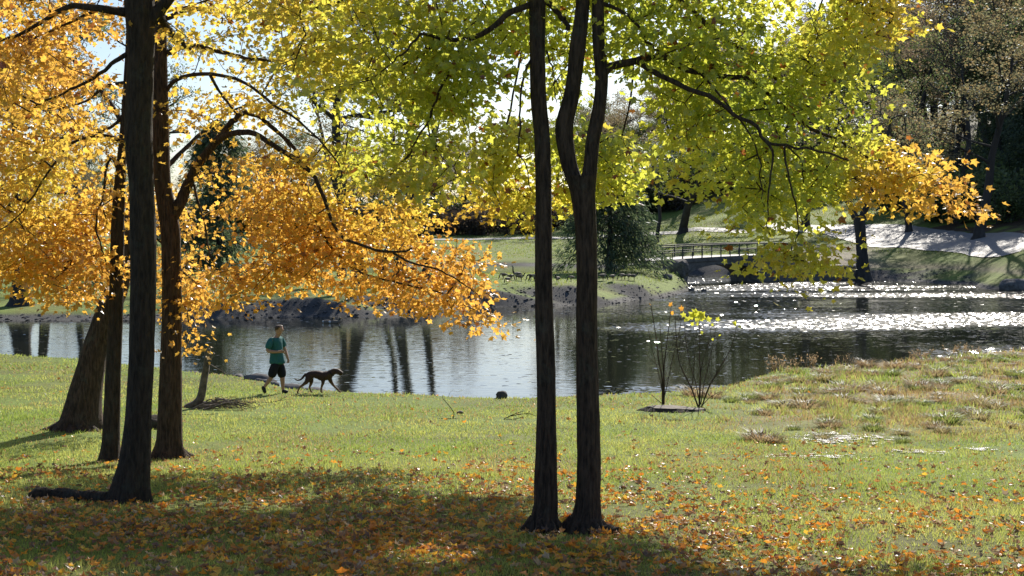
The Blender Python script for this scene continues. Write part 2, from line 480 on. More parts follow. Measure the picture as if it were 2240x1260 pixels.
# ------------------------------------------------------------------ ground (one sheet)
GRASS = np.array([.15, .20, .035])
def make_ground():
    u = np.concatenate([np.linspace(-14, -1.0, 22)[:-1], np.linspace(-1.0, -.62, 24)[:-1], np.linspace(-.62, .62, 560), np.linspace(.62, 1.0, 24)[1:], np.linspace(1.0, 14, 22)[1:]])
    A = 12.0
    segs = [(-11.5, 5, 1.0), (5, 34, .16), (34, 54, .14), (54, 66, .8), (66, 130, .3), (130, 230, .6), (230, 420, 3.0), (420, 3000, 60.0)]
    d = np.concatenate([np.arange(a, b, s) for a, b, s in segs] + [[3000.0]])
    U, D = np.meshgrid(u, d)
    X = U * (D + A); Y = D
    Z = height(X.ravel(), Y.ravel()).reshape(X.shape)
    n, k = X.shape
    P = np.stack([X, Y, Z], -1).reshape(-1, 3)
    i = np.arange(n - 1)[:, None] * k; j = np.arange(k - 1)[None]
    q = np.stack([i + j, i + j + 1, i + k + j + 1, i + k + j], -1).reshape(-1, 4)
    # colours: lawn, straw, mud, stony banks, leaf-covered woodland floor
    x, y, z = P.T
    px = 1120 + F * x / np.maximum(y, 4)
    C = np.tile(GRASS, (len(P), 1))
    def mix(c, w):
        w = np.clip(w, 0, 1)[:, None]
        C[:] = C * (1 - w) + np.array(c) * w
    mix((.15, .15, .04), sstep((fbm(x * .4, y * .4, 51, 4) - .42) / .25) * .6)
    marsh = sstep((px - 1500) / 300) * sstep((y - 23) / 8) * (y < 58)
    mix((.24, .18, .09), marsh * sstep((fbm(x * .7, y * .7, 61, 4) - .35) / .25))
    mix((.09, .06, .035), (y < 58) * sstep((.16 - z) / .12) * .85)
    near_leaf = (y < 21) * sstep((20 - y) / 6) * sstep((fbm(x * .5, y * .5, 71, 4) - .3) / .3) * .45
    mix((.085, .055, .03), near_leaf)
    gx = np.gradient(Z, axis=0) / np.maximum(np.gradient(D, axis=0), 1e-6)
    slope = np.abs(gx).reshape(-1)
    bank = (y > 64) * np.maximum(sstep((slope - .2) / .15) * (z < 1.3), sstep((.35 - z) / .2))
    mix((.075, .073, .072), bank)
    mix((.16, .12, .085), (y > 64) * (px > 1660) * sstep((z - .9) / .3) * sstep((1.9 - z) / .9) * .75)
    dirt = (y > 120) * (y < 160) * sstep((px - 1660) / 40) * sstep((1960 - px) / 90) * sstep((3.1 - z) / .4)
    mix((.2, .165, .13), dirt * .85)
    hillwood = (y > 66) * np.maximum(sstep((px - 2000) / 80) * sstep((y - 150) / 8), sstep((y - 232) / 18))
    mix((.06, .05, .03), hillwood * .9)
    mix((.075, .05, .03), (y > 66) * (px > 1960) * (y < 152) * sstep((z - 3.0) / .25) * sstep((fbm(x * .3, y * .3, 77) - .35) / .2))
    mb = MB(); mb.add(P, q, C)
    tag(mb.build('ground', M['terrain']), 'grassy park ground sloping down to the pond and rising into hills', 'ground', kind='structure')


make_ground()


def make_water():
    xs = np.linspace(-160, 160, 161); ys = np.concatenate([np.linspace(30, 130, 161), np.linspace(132, 200, 18)])
    X, Y = np.meshgrid(xs, ys)
    n, k = X.shape
    P = np.stack([X, Y, np.zeros_like(X)], -1).reshape(-1, 3)
    i = np.arange(n - 1)[:, None] * k; j = np.arange(k - 1)[None]
    q = np.stack([i + j, i + j + 1, i + k + j + 1, i + k + j], -1).reshape(-1, 4)
    x, y = P[:, 0], P[:, 1]
    px = 1120 + F * x / y; py = HZ + F * EYE / y
    ruff = .07 + .0 * x
    # open water where the breeze reaches: a broad belt to the right, the channel under the bridge, the far edges
    belt = (.55 + .9 * (fbm(x * .09, y * .28, 55, 3) - .3)) * sstep((px - 1350) / 500) * np.exp(-((py - 702 + (px - 1900) * .012) / 19) ** 2)
    belt2 = sstep((px - 1250) / 250) * np.exp(-((py - 632) / 26) ** 2)
    ruff = ruff + .62 * belt + .27 * belt2 + .20 * sstep((px - 1000) / 500) * sstep((790 - py) / 60)
    ruff = ruff + .5 * np.exp(-((px - 1520) / 130) ** 2 - ((py - 855) / 16) ** 2) + .45 * sstep((px - 1900) / 200) * np.exp(-((py - 775) / 20) ** 2)
    mb = MB(); mb.add(P, q, np.stack([ruff, ruff, ruff], 1))
    tag(mb.build('pond', M['water']), 'still pond water reflecting trees and sky', 'water', kind='structure')


make_water()


def strip(name, pts, halfw, mat, lift, label, n=160, nx=7):
    P = spline(pts, n)
    hw = np.interp(np.linspace(0, 1, n), np.linspace(0, 1, len(halfw)), halfw)
    T = np.gradient(P, axis=0); T /= np.linalg.norm(T, axis=1, keepdims=True)
    Nn = np.stack([-T[:, 1], T[:, 0]], 1)
    s = np.linspace(-1, 1, nx)
    edge = hw[:, None] * s[None] * (1 + .06 * (rng.random((n, 1)) - .5))
    X = P[:, 0:1] + Nn[:, 0:1] * edge; Y = P[:, 1:2] + Nn[:, 1:2] * edge
    Z = height(X.ravel(), Y.ravel()).reshape(X.shape)
    V = np.stack([X, Y, Z + lift], -1).reshape(-1, 3)
    i = np.arange(n - 1)[:, None] * nx; j = np.arange(nx - 1)[None]
    q = np.stack([i + j, i + j + 1, i + nx + j + 1, i + nx + j], -1).reshape(-1, 4)
    mb = MB(); mb.add(V, q)
    return tag(mb.build(name, mat), label, 'road', kind='structure')


def gp(px, d):
    return ((px - 1120) / F * d, d)


strip('road', [gp(400, 232), gp(800, 224), gp(1000, 218), gp(1170, 214), gp(1300, 207), gp(1440, 199), gp(1600, 188), gp(1720, 178),
               gp(1820, 168), gp(1905, 157), gp(2000, 144.5), gp(2120, 134.5), gp(2240, 123.5), gp(2400, 117), gp(2900, 110)],
      [2, 2, 2, 2, 1.8, 1.8, 1.9, 2.2, 3, 4.2, 4.6, 4.2, 4, 4, 4], M['road'], .07, 'pale paved road curving along the far hillside')

# ------------------------------------------------------------------ maple leaf geometry
LEAF = np.array([(0, 0), (.38, .06), (.31, .26), (.60, .54), (.26, .57), (0, 1.0), (-.26, .57), (-.60, .54), (-.31, .26), (-.38, .06), (0, .36)])
LEAF_T = np.array([(k, (k + 1) % 10, 10) for k in range(10)])
DIAM = np.array([(0, 0), (.36, .5), (0, 1.0), (-.36, .5)])
DIAM_T = np.array([(0, 1, 2), (0, 2, 3)])


def add_leaves(mb, pos, axis, nrm, size, col, shape=LEAF, tris=LEAF_T, curl=.25):
    n = len(pos)
    curl = curl * 1.6 if shape is LEAF else curl
    axis = axis / np.maximum(np.linalg.norm(axis, axis=1, keepdims=True), 1e-9)
    side = np.cross(axis, nrm); side /= np.maximum(np.linalg.norm(side, axis=1, keepdims=True), 1e-9)
    nn = np.cross(side, axis)
    s = shape[None] * size[:, None, None]
    wid = rng.uniform(.75, 1.05, n)
    cz = (rng.random(n) - .35) * curl
    zz = cz[:, None] * (shape[None, :, 0] ** 2 * 1.6 + (shape[None, :, 1] - .35) ** 2) * size[:, None]
    zz = zz + (rng.random((n, len(shape))) - .5) * size[:, None] * curl * .35
    P = pos[:, None] + side[:, None] * (s[..., 0:1] * wid[:, None, None]) + axis[:, None] * s[..., 1:2] + nn[:, None] * zz[..., None]
    k = len(shape)
    f = (tris[None] + (np.arange(n) * k)[:, None, None]).reshape(-1, 3)
    c = np.repeat(col, k, axis=0)
    mb.add(P.reshape(-1, 3), f, c)


def unit(v):
    return v / np.maximum(np.linalg.norm(v, axis=-1, keepdims=True), 1e-9)


# autumn colour over the canopy: 0 orange .. 1 green, by place on the trees
ANCH = np.array([(100, 100, .12), (60, 230, .25), (100, 330, .34), (110, 400, .45), (40, 480, .35), (200, 430, .2), (40, 20, .2), (180, 60, .05), (180, 160, .05), (150, 620, .05), (300, 620, .05), (30, 560, .2), (500, 200, .32), (600, 60, .5), (450, 60, .45),
                 (720, 150, .6), (550, 400, .15), (450, 320, .2), (700, 560, .05), (900, 620, 0), (1050, 660, 0), (850, 470, .3), (900, 250, .82), (1000, 150, .86), (1080, 60, .85), (700, 230, .7), (800, 330, .75),
                 (850, 80, .75), (780, 20, .6), (800, 200, .75), (1100, 350, .72), (1250, 330, .75), (1380, 350, .72), (1200, 480, .58), (1400, 100, .8), (1600, 100, .8),
                 (1800, 80, .68), (2000, 40, .5), (1700, 250, .92), (1900, 250, .86), (1800, 400, .84), (1650, 400, .8), (1750, 580, .62), (1900, 430, .3),
                 (2050, 420, .1), (2130, 470, 0), (2020, 320, .18), (950, 400, .6), (1000, 540, .02), (620, 300, .3), (500, 560, .1), (2000, 380, .4)])
PAL_T = [0, .25, .45, .65, .82, 1.0]
PAL = np.array([(.99, .54, .10), (.99, .62, .10), (.97, .73, .10), (.87, .84, .11), (.72, .77, .10), (.46, .58, .07)])


def leaf_colour(P):
    d = np.maximum(P[:, 1], 1)
    px = 1120 + F * P[:, 0] / d; py = HZ - F * (P[:, 2] - EYE) / d
    w = 1.0 / (((px[:, None] - ANCH[None, :, 0]) / 90) ** 2 + ((py[:, None] - ANCH[None, :, 1]) / 90) ** 2 + .12) ** 1.6
    t = (w * ANCH[None, :, 2]).sum(1) / w.sum(1)
    t = t + rng.normal(0, .07, len(P)) + .22 * (fbm(P[:, 0] * 1.3 + P[:, 1], P[:, 2] * 1.3, 91, 3) - .5)
    t = np.clip(t, 0, 1)
    c = np.stack([np.interp(t, PAL_T, PAL[:, k]) for k in range(3)], 1)
    brown = rng.random(len(P)) < .025
    c[brown] = (.35, .13, .03)
    return c * rng.uniform(.75, 1.08, (len(P), 1))


def in_poly(px, py, poly):
    poly = np.asarray(poly, float)
    ins = np.zeros(len(px), bool)
    j = len(poly) - 1
    for i in range(len(poly)):
        xi, yi = poly[i]; xj, yj = poly[j]
        c = ((yi > py) != (yj > py)) & (px < (xj - xi) * (py - yi) / (yj - yi + 1e-9) + xi)
        ins ^= c; j = i
    return ins


def fill_crown(poly, dfun, n, gap=.34, gscale=70, seed=0, holes=()):
    """points through the depth of a crown whose outline was measured on the photograph"""
    poly = np.asarray(poly, float)
    lo, hi = poly.min(0), poly.max(0)
    out = []
    cnt = 0
    while cnt < n:
        p = rng.uniform(lo, hi, (n * 4, 2))
        k = in_poly(p[:, 0], p[:, 1], poly)
        for h in holes:
            k &= ~in_poly(p[:, 0], p[:, 1], h)
        k &= fbm(p[:, 0] / (gscale * 1.25), p[:, 1] / (gscale * .62), 101 + seed, 3) > gap
        p = p[k]
        d = dfun(p[:, 0], p[:, 1], rng.random(len(p)))
        out.append(np.stack([(p[:, 0] - 1120) / F * d, d, EYE + (HZ - p[:, 1]) / F * d], 1)); cnt += len(p)
    return np.concatenate(out)[:n]


def grow(mb, mains, att, twig_r=.0048, droop=.12, maxr=.05):
    """join every leaf spray to the nearest wood, nearest first, and make tubes of the twigs"""
    nodes = []; par = []
    for m in mains:
        base = len(nodes)
        for k, p in enumerate(m):
            nodes.append(p); par.append(-1)
    nodes = list(np.asarray(nodes)); nmain = len(nodes)
    main_arr = np.array(nodes)
    d0 = np.array([np.min(np.sum((main_arr - a) ** 2, 1)) for a in att])
    order = np.argsort(d0)
    cap = nmain + len(att) * 4 + 8
    arr = np.zeros((cap, 3)); arr[:nmain] = main_arr; n = nmain
    parent = np.full(cap, -1)
    tips = []
    for a in att[order]:
        dd = np.sum((arr[:n] - a) ** 2, 1)
        # prefer wood that lies inward / above
        k = int(np.argmin(dd + .4 * np.maximum(a[2] - arr[:n, 2], 0) ** 2))
        L = math.sqrt(dd[k])
        steps = max(1, min(4, int(L / .25)))
        prev = k; p0 = arr[k].copy()
        for s in range(1, steps + 1):
            t = s / steps
            q = p0 + (a - p0) * t
            q[2] += L * droop * math.sin(math.pi * t) * 1.2
            if s < steps:
                q = q + rng.normal(0, .05 * L, 3)
            arr[n] = q; parent[n] = prev; prev = n; n += 1
        tips.append((prev, p0))
    cnt = np.zeros(n)
    kids = np.bincount(parent[nmain:n][parent[nmain:n] >= 0], minlength=n)
    cnt[nmain:] += (kids[nmain:n] == 0)
    for k in range(n - 1, nmain - 1, -1):
        if parent[k] >= 0:
            cnt[parent[k]] += cnt[k]
    rad = np.minimum(twig_r * np.maximum(cnt, 1) ** .42, maxr)
    # chains
    used = np.zeros(n, bool)
    best = {}
    for k in range(nmain, n):
        p = parent[k]
        if p not in best or cnt[k] > cnt[best[p]]:
            best[p] = k
    for k in range(nmain, n):
        p = parent[k]
        if used[k]:
            continue
        if p >= nmain and best.get(p) == k:
            continue            # will be continued from its parent's chain
        ch = [p, k]; used[k] = True
        while ch[-1] in best and not used[best[ch[-1]]]:
            ch.append(best[ch[-1]]); used[ch[-1]] = True
        r = rad[ch].copy(); r[0] = min(r[1] * 1.15, maxr)
        mb.tube(arr[ch], r, 4 if r.max() < .02 else 6, cap=False)
    return [(arr[t], p0) for t, p0 in tips]


def sprays(mb, tips, per, size, spread=.27, colour=leaf_colour):
    T = np.array([t for t, _ in tips]); B = np.array([b for _, b in tips])
    n = len(T)
    out = unit(T - B + rng.normal(0, .05, (n, 3)))
    k = rng.poisson(per, n).clip(3)
    idx = np.repeat(np.arange(n), k)
    m = len(idx)
    o = rng.normal(0, 1, (m, 3)) * np.array([spread, spread, spread * .30])
    back = rng.random(m) ** 1.5 * .55
    pos = T[idx] - out[idx] * back[:, None] + o
    pos[:, 2] -= .30 * (o[:, 0] ** 2 + o[:, 1] ** 2)
    ax = unit(o * np.array([1, 1, .6]) + out[idx] * .5 * spread + rng.normal(0, .6, (m, 3)) * spread + np.array([0, 0, -.75 * spread]))
    nr = unit(rng.normal(0, .75, (m, 3)) + np.array([0, -.2, .7]))
    sz = rng.uniform(.5, 1.2, m) * size * np.where(size < .09, np.clip(pos[:, 1] / 14, 1, 1.5) ** .8, 1)
    add_leaves(mb, pos, ax, nr, sz, colour(pos))


def trunk_mesh(mb, prof, d, seg=20, dlean=0.0, flare=True, n=44, seed=0, dtop=None):
    """prof: rows (py, left px, right px) from the root upward at distance d"""
    prof = sorted(prof, key=lambda r: -r[0])
    py = np.array([r[0] for r in prof], float)
    q = np.linspace(py[0], py[-1], n)
    q = py[0] + (py[-1] - py[0]) * np.linspace(0, 1, n) ** 1.25
    lf = np.interp(-q, -py, [r[1] for r in prof]); rt = np.interp(-q, -py, [r[2] for r in prof])
    ker = np.array([.25, .5, .25])
    def sm(a):
        b = np.convolve(np.pad(a, 1, mode='edge'), ker, 'valid'); b[0], b[-1] = a[0], a[-1]; return b
    lf, rt = sm(lf), sm(rt)
    dd = d + dlean * np.linspace(0, 1, n)
    cx = ((lf + rt) / 2 - 1120) / F * dd; rad = (rt - lf) / 2 / F * dd
    z = EYE + (HZ - q) / F * dd
    pts = np.stack([cx, dd, z], 1)
    th = np.arange(seg) * 2 * math.pi / seg
    zz = z[:, None] * np.ones(seg)[None]
    lob = 1 + .045 * np.sin(th[None] * 3 + seed) + .05 * (vnoise(th[None] * 3.2 + 0 * zz, zz * 2.4, 200 + seed) - .5) + .05 * (vnoise(th[None] * 7 + 0 * zz, zz * 9, 210 + seed) - .5)
    if flare:
        w = np.clip(1 - (z - z[0]) / .55, 0, 1)[:, None] ** 2
        lob = lob + w * .30 * np.sin(th[None] * 5 + seed * 1.7)
    V = np.stack([cx[:, None] + rad[:, None] * lob * np.cos(th)[None], dd[:, None] + rad[:, None] * lob * np.sin(th)[None], zz], -1)
    i = np.arange(n - 1)[:, None] * seg; j = np.arange(seg)[None]; j2 = (j + 1) % seg
    f = np.stack([i + j, i + j2, i + seg + j2, i + seg + j], -1).reshape(-1, 4)
    mb.add(V.reshape(-1, 3), f)
    if flare:
        for k in range(6):
            a = k * 1.047 + seed * .9 + rng.uniform(-.25, .25); r0 = rad[0]; L = r0 * rng.uniform(1.5, 2.3)
            q3 = [pts[0] + np.array([math.cos(a) * r0 * u, math.sin(a) * r0 * u, zz_]) for u, zz_ in ((.45, .16), (.95, .06), (1.35, .02))] + [pts[0] + np.array([math.cos(a + .2) * L, math.sin(a + .2) * L, -.05])]
            mb.tube(spline(q3, 12), np.linspace(r0 * .24, r0 * .06, 12), 8, rough=.06)
    ring = np.arange(seg) + (n - 1) * seg
    mb.add(np.concatenate([V.reshape(-1, 3)[ring], pts[-1][None]]), [(a, (a + 1) % seg, seg) for a in range(seg)])
    return pts, rad


def limb(mb, rows, r0, r1, n=22, seg=8):
    """rows (px, py, d); a tapering limb"""
    P = spline([px2(*r) for r in rows], n)
    P = P + rng.normal(0, .012, P.shape) * np.linspace(0, 1, n)[:, None]
    mb.tube(P, np.linspace(r0, r1, n), seg, rough=.06)
    return P


def upper(mains, top, cx, cy, rx, ry, z0, z1, n, seed):
    """the rest of the crown that rises out of the picture"""
    g = np.random.default_rng(seed)
    v = unit(g.normal(0, 1, (n, 3))) * g.random((n, 1)) ** .4
    P = np.stack([cx + v[:, 0] * rx, cy + v[:, 1] * ry, (z0 + z1) / 2 + v[:, 2] * (z1 - z0) / 2], 1)
    return P[P[:, 2] > z0 + .4]


def finish_tree(name, label, base, mbt, mbc, bark, group=None):
    o = thing(name, base, label, 'tree', group)
    off = Vector(base)
    for mb in (mbt, mbc):
        if mb is None: continue
        mb.v = [v - np.array(off) for v in mb.v]
    mbt.build('trunk', bark, o)
    if mbc is not None and mbc.n:
        mbc.build('crown', M['leaf'], o, smooth=False)
    return o


# ---- tree A: thick dark trunk on the left
def tree_a():
    d = 15.3
    t = MB(); c = MB()
    pts, _ = trunk_mesh(t, [(1118, 212, 330), (1095, 228, 324), (1060, 243, 325), (1000, 262, 328), (900, 275, 330), (800, 280, 335), (700, 283, 338), (600, 284, 341), (500, 283, 340),
                            (400, 282, 335), (300, 269, 332), (200, 276, 333), (100, 278, 335), (40, 274, 340), (0, 270, 334), (-120, 276, 326), (-420, 285, 310)], d, seed=1, n=60)
    mains = [pts[25:]]
    mains.append(limb(t, [(330, 45, d), (352, 18, d), (385, -20, d), (440, -90, d + .4), (520, -170, d + 1)], .085, .03))
    mains.append(limb(t, [(285, 28, d), (250, 24, d - .1), (215, 18, d - .2), (150, 16, d + .1), (95, 45, d + .5), (40, 75, d + .8), (-10, 95, d + 1)], .055, .012))
    mains.append(limb(t, [(282, 22, d), (230, 20, d), (190, 30, d + .3), (130, 62, d + .6), (70, 85, d + 1)], .03, .008))
    mains.append(limb(t, [(278, 118, d), (250, 135, d), (215, 165, d + .3), (160, 195, d + .7), (90, 225, d + 1.2), (60, 245, d + 1.5)], .03, .007))
    mains.append(limb(t, [(345, 25, d), (365, 60, d + .5), (395, 90, d + 1.2), (415, 105, d + 1.6)], .05, .02))
    att = fill_crown([(-160, -260), (700, -260), (760, -40), (500, 60), (380, 110), (340, 60), (345, 0), (270, 0), (262, 60), (200, 60), (190, 150), (240, 230), (260, 330), (150, 330), (-160, 330)],
                     lambda x, y, r: d - .1 + 2.6 * r, 180, .45, seed=1)
    mains.append(spline([pts[-1], pts[-1] + np.array([-.2, -.3, 2]), pts[-1] + np.array([.1, -.4, 4.5])], 14)); t.tube(mains[-1], np.linspace(.1, .03, 14), 8)
    att = np.concatenate([att, upper(mains, pts[-1], -4.3, 13.2, 3.6, 3.4, 9.2, 15.5, 210, 401)])
    tips = grow(t, mains, att)
    sprays(c, tips, 30, .094, .22)
    return finish_tree('maple_tree', 'thick near-black trunk in the left foreground, the nearest and widest of the left group', tuple(at(272, 1108)), t, c, M['bark_grey'])


# ---- tree B: brown trunk with the orange crown and the limb to the right
def tree_b():
    d = 21.3
    t = MB(); c = MB()
    pts, _ = trunk_mesh(t, [(1010, 326, 416), (995, 337, 405), (960, 343, 398), (800, 350, 397), (700, 354, 397), (600, 355, 396), (500, 352, 395), (465, 345, 386), (400, 337, 372),
                            (300, 333, 370), (200, 333, 367), (120, 335, 365), (0, 334, 362), (-200, 336, 358), (-420, 340, 350)], d, seed=2, n=60)
    mains = [pts[26:]]
    L1 = limb(t, [(372, 482, d), (392, 448, d), (405, 418, d), (425, 372, d - .2), (452, 335, d - .4), (485, 295, d - .6), (512, 262, d - .6), (542, 244, d - .6)], .105, .035, 30, 10)
    L1b = limb(t, [(536, 247, d - .6), (575, 262, d - .5), (620, 300, d - .3), (650, 360, d)], .026, .01, 16)
    L2 = limb(t, [(470, 314, d - .5), (492, 298, d - .7), (520, 290, d - .9), (555, 292, d - 1.0), (600, 320, d - 1.2), (650, 350, d - 1.3), (690, 390, d - 1.4), (715, 455, d - 1.4), (740, 510, d - 1.5), (800, 540, d - 1.6), (860, 553, d - 1.6), (900, 545, d - 1.7)], .052, .014, 34)
    L3 = limb(t, [(366, 195, d), (385, 175, d - .3), (430, 162, d - .6), (500, 168, d - 1), (550, 190, d - 1.2), (600, 230, d - 1.3), (650, 262, d - 1.4), (720, 330, d - 1.5), (760, 400, d - 1.5)], .036, .01, 30)
    L4 = limb(t, [(366, 115, d), (420, 100, d), (500, 118, d), (560, 130, d), (640, 135, d), (700, 140, d)], .045, .012)
    L5 = limb(t, [(365, 40, d), (420, 20, d + .3), (520, 22, d + .5), (600, 32, d + .5), (650, 45, d + .5)], .045, .012)
    L6 = limb(t, [(396, 592, d), (420, 612, d), (440, 622, d), (470, 618, d), (500, 622, d)], .02, .006)
    L7 = limb(t, [(425, 405, d), (432, 440, d - .1), (448, 490, d - .2), (455, 540, d - .3), (470, 580, d - .4), (500, 605, d - .4)], .022, .008)
    L8 = limb(t, [(575, 262, d - .5), (640, 320, d - .5), (665, 380, d - .5), (690, 480, d - .6), (740, 560, d - .7), (800, 600, d - .8), (880, 620, d - .8), (960, 640, d - .8), (1040, 680, d - .8)], .03, .008, 30)
    L9 = limb(t, [(460, 165, d - .8), (480, 200, d - .8), (510, 240, d - .8), (525, 255, d - .7)], .025, .012)
    L10 = limb(t, [(860, 553, d - 1.6), (900, 575, d - 1.6), (960, 590, d - 1.6), (1020, 625, d - 1.5), (1060, 660, d - 1.5)], .018, .006)
    mains += [L1, L1b, L2, L3, L4, L5, L6, L7, L8, L9, L10]
    dep = lambda x, y, r: d - 1.6 + 2.4 * r + .0008 * (x - 400)
    poly = [(400, -180), (1000, -180), (1040, 250), (1020, 420), (1030, 545), (1060, 562), (1060, 640), (1078, 700), (1070, 725), (1042, 715), (985, 690), (900, 676), (850, 676), (790, 676), (765, 632),
            (700, 640), (640, 610), (570, 630), (500, 685), (484, 680), (484, 650), (445, 632), (440, 600), (462, 575), (560, 585), (575, 540), (500, 470), (410, 430), (375, 330), (375, 60)]
    holes = [[(515, 210), (545, 205), (560, 235), (530, 250), (512, 235)], [(440, 100), (500, 90), (520, 140), (460, 150)], [(1010, 420), (1060, 430), (1060, 520), (1025, 515)],
             [(630, 560), (660, 550), (670, 600), (640, 606)]]
    att = np.concatenate([fill_crown(poly, dep, 370, .48, seed=2, holes=holes),
                          fill_crown([(480, 440), (640, 400), (800, 440), (960, 470), (1030, 545), (1060, 562), (1060, 640), (1078, 700), (1070, 725), (1042, 715), (985, 690), (900, 676), (850, 676), (790, 676), (765, 632), (700, 640), (640, 610), (560, 630), (495, 685), (484, 680), (496, 640), (600, 590), (590, 520)], dep, 185, .44, seed=3),
                          fill_crown([(393, 560), (430, 560), (430, 720), (418, 800), (400, 780), (395, 700)], lambda x, y, r: d - .6 + 1.2 * r, 16, .1, seed=4)])
    tips = grow(t, mains, att)
    sprays(c, tips, 28, .098, .22)
    return finish_tree('maple_tree', 'brown trunk on the left with a low limb rising right into the orange crown', tuple(at(372, 1003)), t, c, M['bark'])


# ---- tree C: the slim dark trunk left of the thick one
def tree_c():
    d = 20.9
    t = MB(); c = MB()
    pts, _ = trunk_mesh(t, [(1022, 212, 266), (1005, 218, 264), (950, 225, 262), (800, 232, 265), (700, 238, 269), (600, 241, 271), (480, 244, 272), (400, 250, 275), (350, 256, 276), (250, 266, 282),
                            (100, 275, 288), (-100, 282, 292), (-300, 286, 292)], d, seed=3, n=56)
    mains = [pts[22:]]
    mains.append(limb(t, [(262, 380, d), (245, 345, d - .1), (232, 370, d - .3), (228, 415, d - .4), (212, 470, d - .5), (215, 520, d - .5), (236, 575, d - .5)], .028, .01))
    mains.append(limb(t, [(268, 310, d), (235, 298, d - .1), (200, 298, d - .3), (160, 312, d - .5), (130, 340, d - .7), (90, 400, d - .8), (40, 470, d - .9), (-20, 520, d - .9)], .034, .008, 26))
    mains.append(limb(t, [(272, 250, d), (240, 280, d), (180, 300, d + .3), (100, 300, d + .7), (20, 290, d + 1)], .03, .01))
    mains.append(limb(t, [(245, 560, d), (200, 560, d - .2), (150, 585, d - .4), (110, 620, d - .5)], .018, .006))
    mains.append(limb(t, [(276, 180, d), (230, 190, d + .3), (170, 230, d + .6), (60, 240, d + 1)], .03, .01))
    poly = [(-140, 110), (180, 110), (195, 180), (180, 260), (262, 300), (268, 420), (262, 500), (245, 560), (248, 600), (225, 640), (222, 690), (195, 685), (140, 672), (90, 640), (40, 628), (-140, 640)]
    att = np.concatenate([fill_crown(poly, lambda x, y, r: d - 1.0 + 2.6 * r, 290, .42, seed=5),
                          fill_crown([(-140, 470), (240, 430), (245, 590), (225, 640), (222, 690), (195, 685), (140, 672), (90, 640), (40, 628), (-140, 640)], lambda x, y, r: d - .2 + 2.3 * r, 110, .36, seed=6)])
    tips = grow(t, mains, att)
    sprays(c, tips, 31, .098, .23)
    return finish_tree('maple_tree', 'slim dark trunk standing between the leaning trunk and the thick black one', tuple(at(238, 1016)), t, c, M['bark_grey'])


# ---- tree D: leaning trunk
def tree_d():
    d = 26.3
    t = MB(); c = MB()
    pts, _ = trunk_mesh(t, [(948, 108, 228), (936, 120, 222), (900, 140, 222), (850, 155, 225), (800, 170, 231), (750, 185, 240), (700, 203, 255), (660, 217, 274), (630, 226, 284), (560, 250, 298),
                            (450, 280, 318), (300, 300, 332), (100, 312, 334), (-200, 318, 330)], d, seed=4, n=56)
    mains = [pts[30:]]
    mains.append(limb(t, [(300, 330, d), (250, 240, d + .4), (190, 160, d + .8), (110, 90, d + 1), (30, 40, d + 1.2)], .06, .015))
    mains.append(limb(t, [(312, 420, d), (400, 330, d + .6), (480, 260, d + 1), (600, 200, d + 1.4)], .06, .015))
    mains.append(limb(t, [(270, 520, d), (200, 440, d + .5), (120, 420, d + .8), (20, 400, d + 1)], .05, .012))
    mains.append(limb(t, [(292, 470, d), (340, 520, d + .5), (390, 560, d + .6), (420, 600, d + .7)], .03, .01))
    att = np.concatenate([fill_crown([(-120, -200), (140, -200), (150, 60), (140, 130), (140, 210), (160, 330), (240, 400), (260, 520), (225, 620), (60, 600), (-120, 600)],
                                     lambda x, y, r: d - .5 + 3.5 * r, 180, .43, seed=7),
                          fill_crown([(335, 420), (420, 440), (440, 520), (420, 690), (345, 700)], lambda x, y, r: d + .2 + 1.5 * r, 42, .2, seed=8)])
    tips = grow(t, mains, att)
    sprays(c, tips, 30, .10, .26)
    return finish_tree('maple_tree', 'thick leaning trunk at far left with a flared base, tilted to the right', tuple(at(172, 940)), t, c, M['bark'])


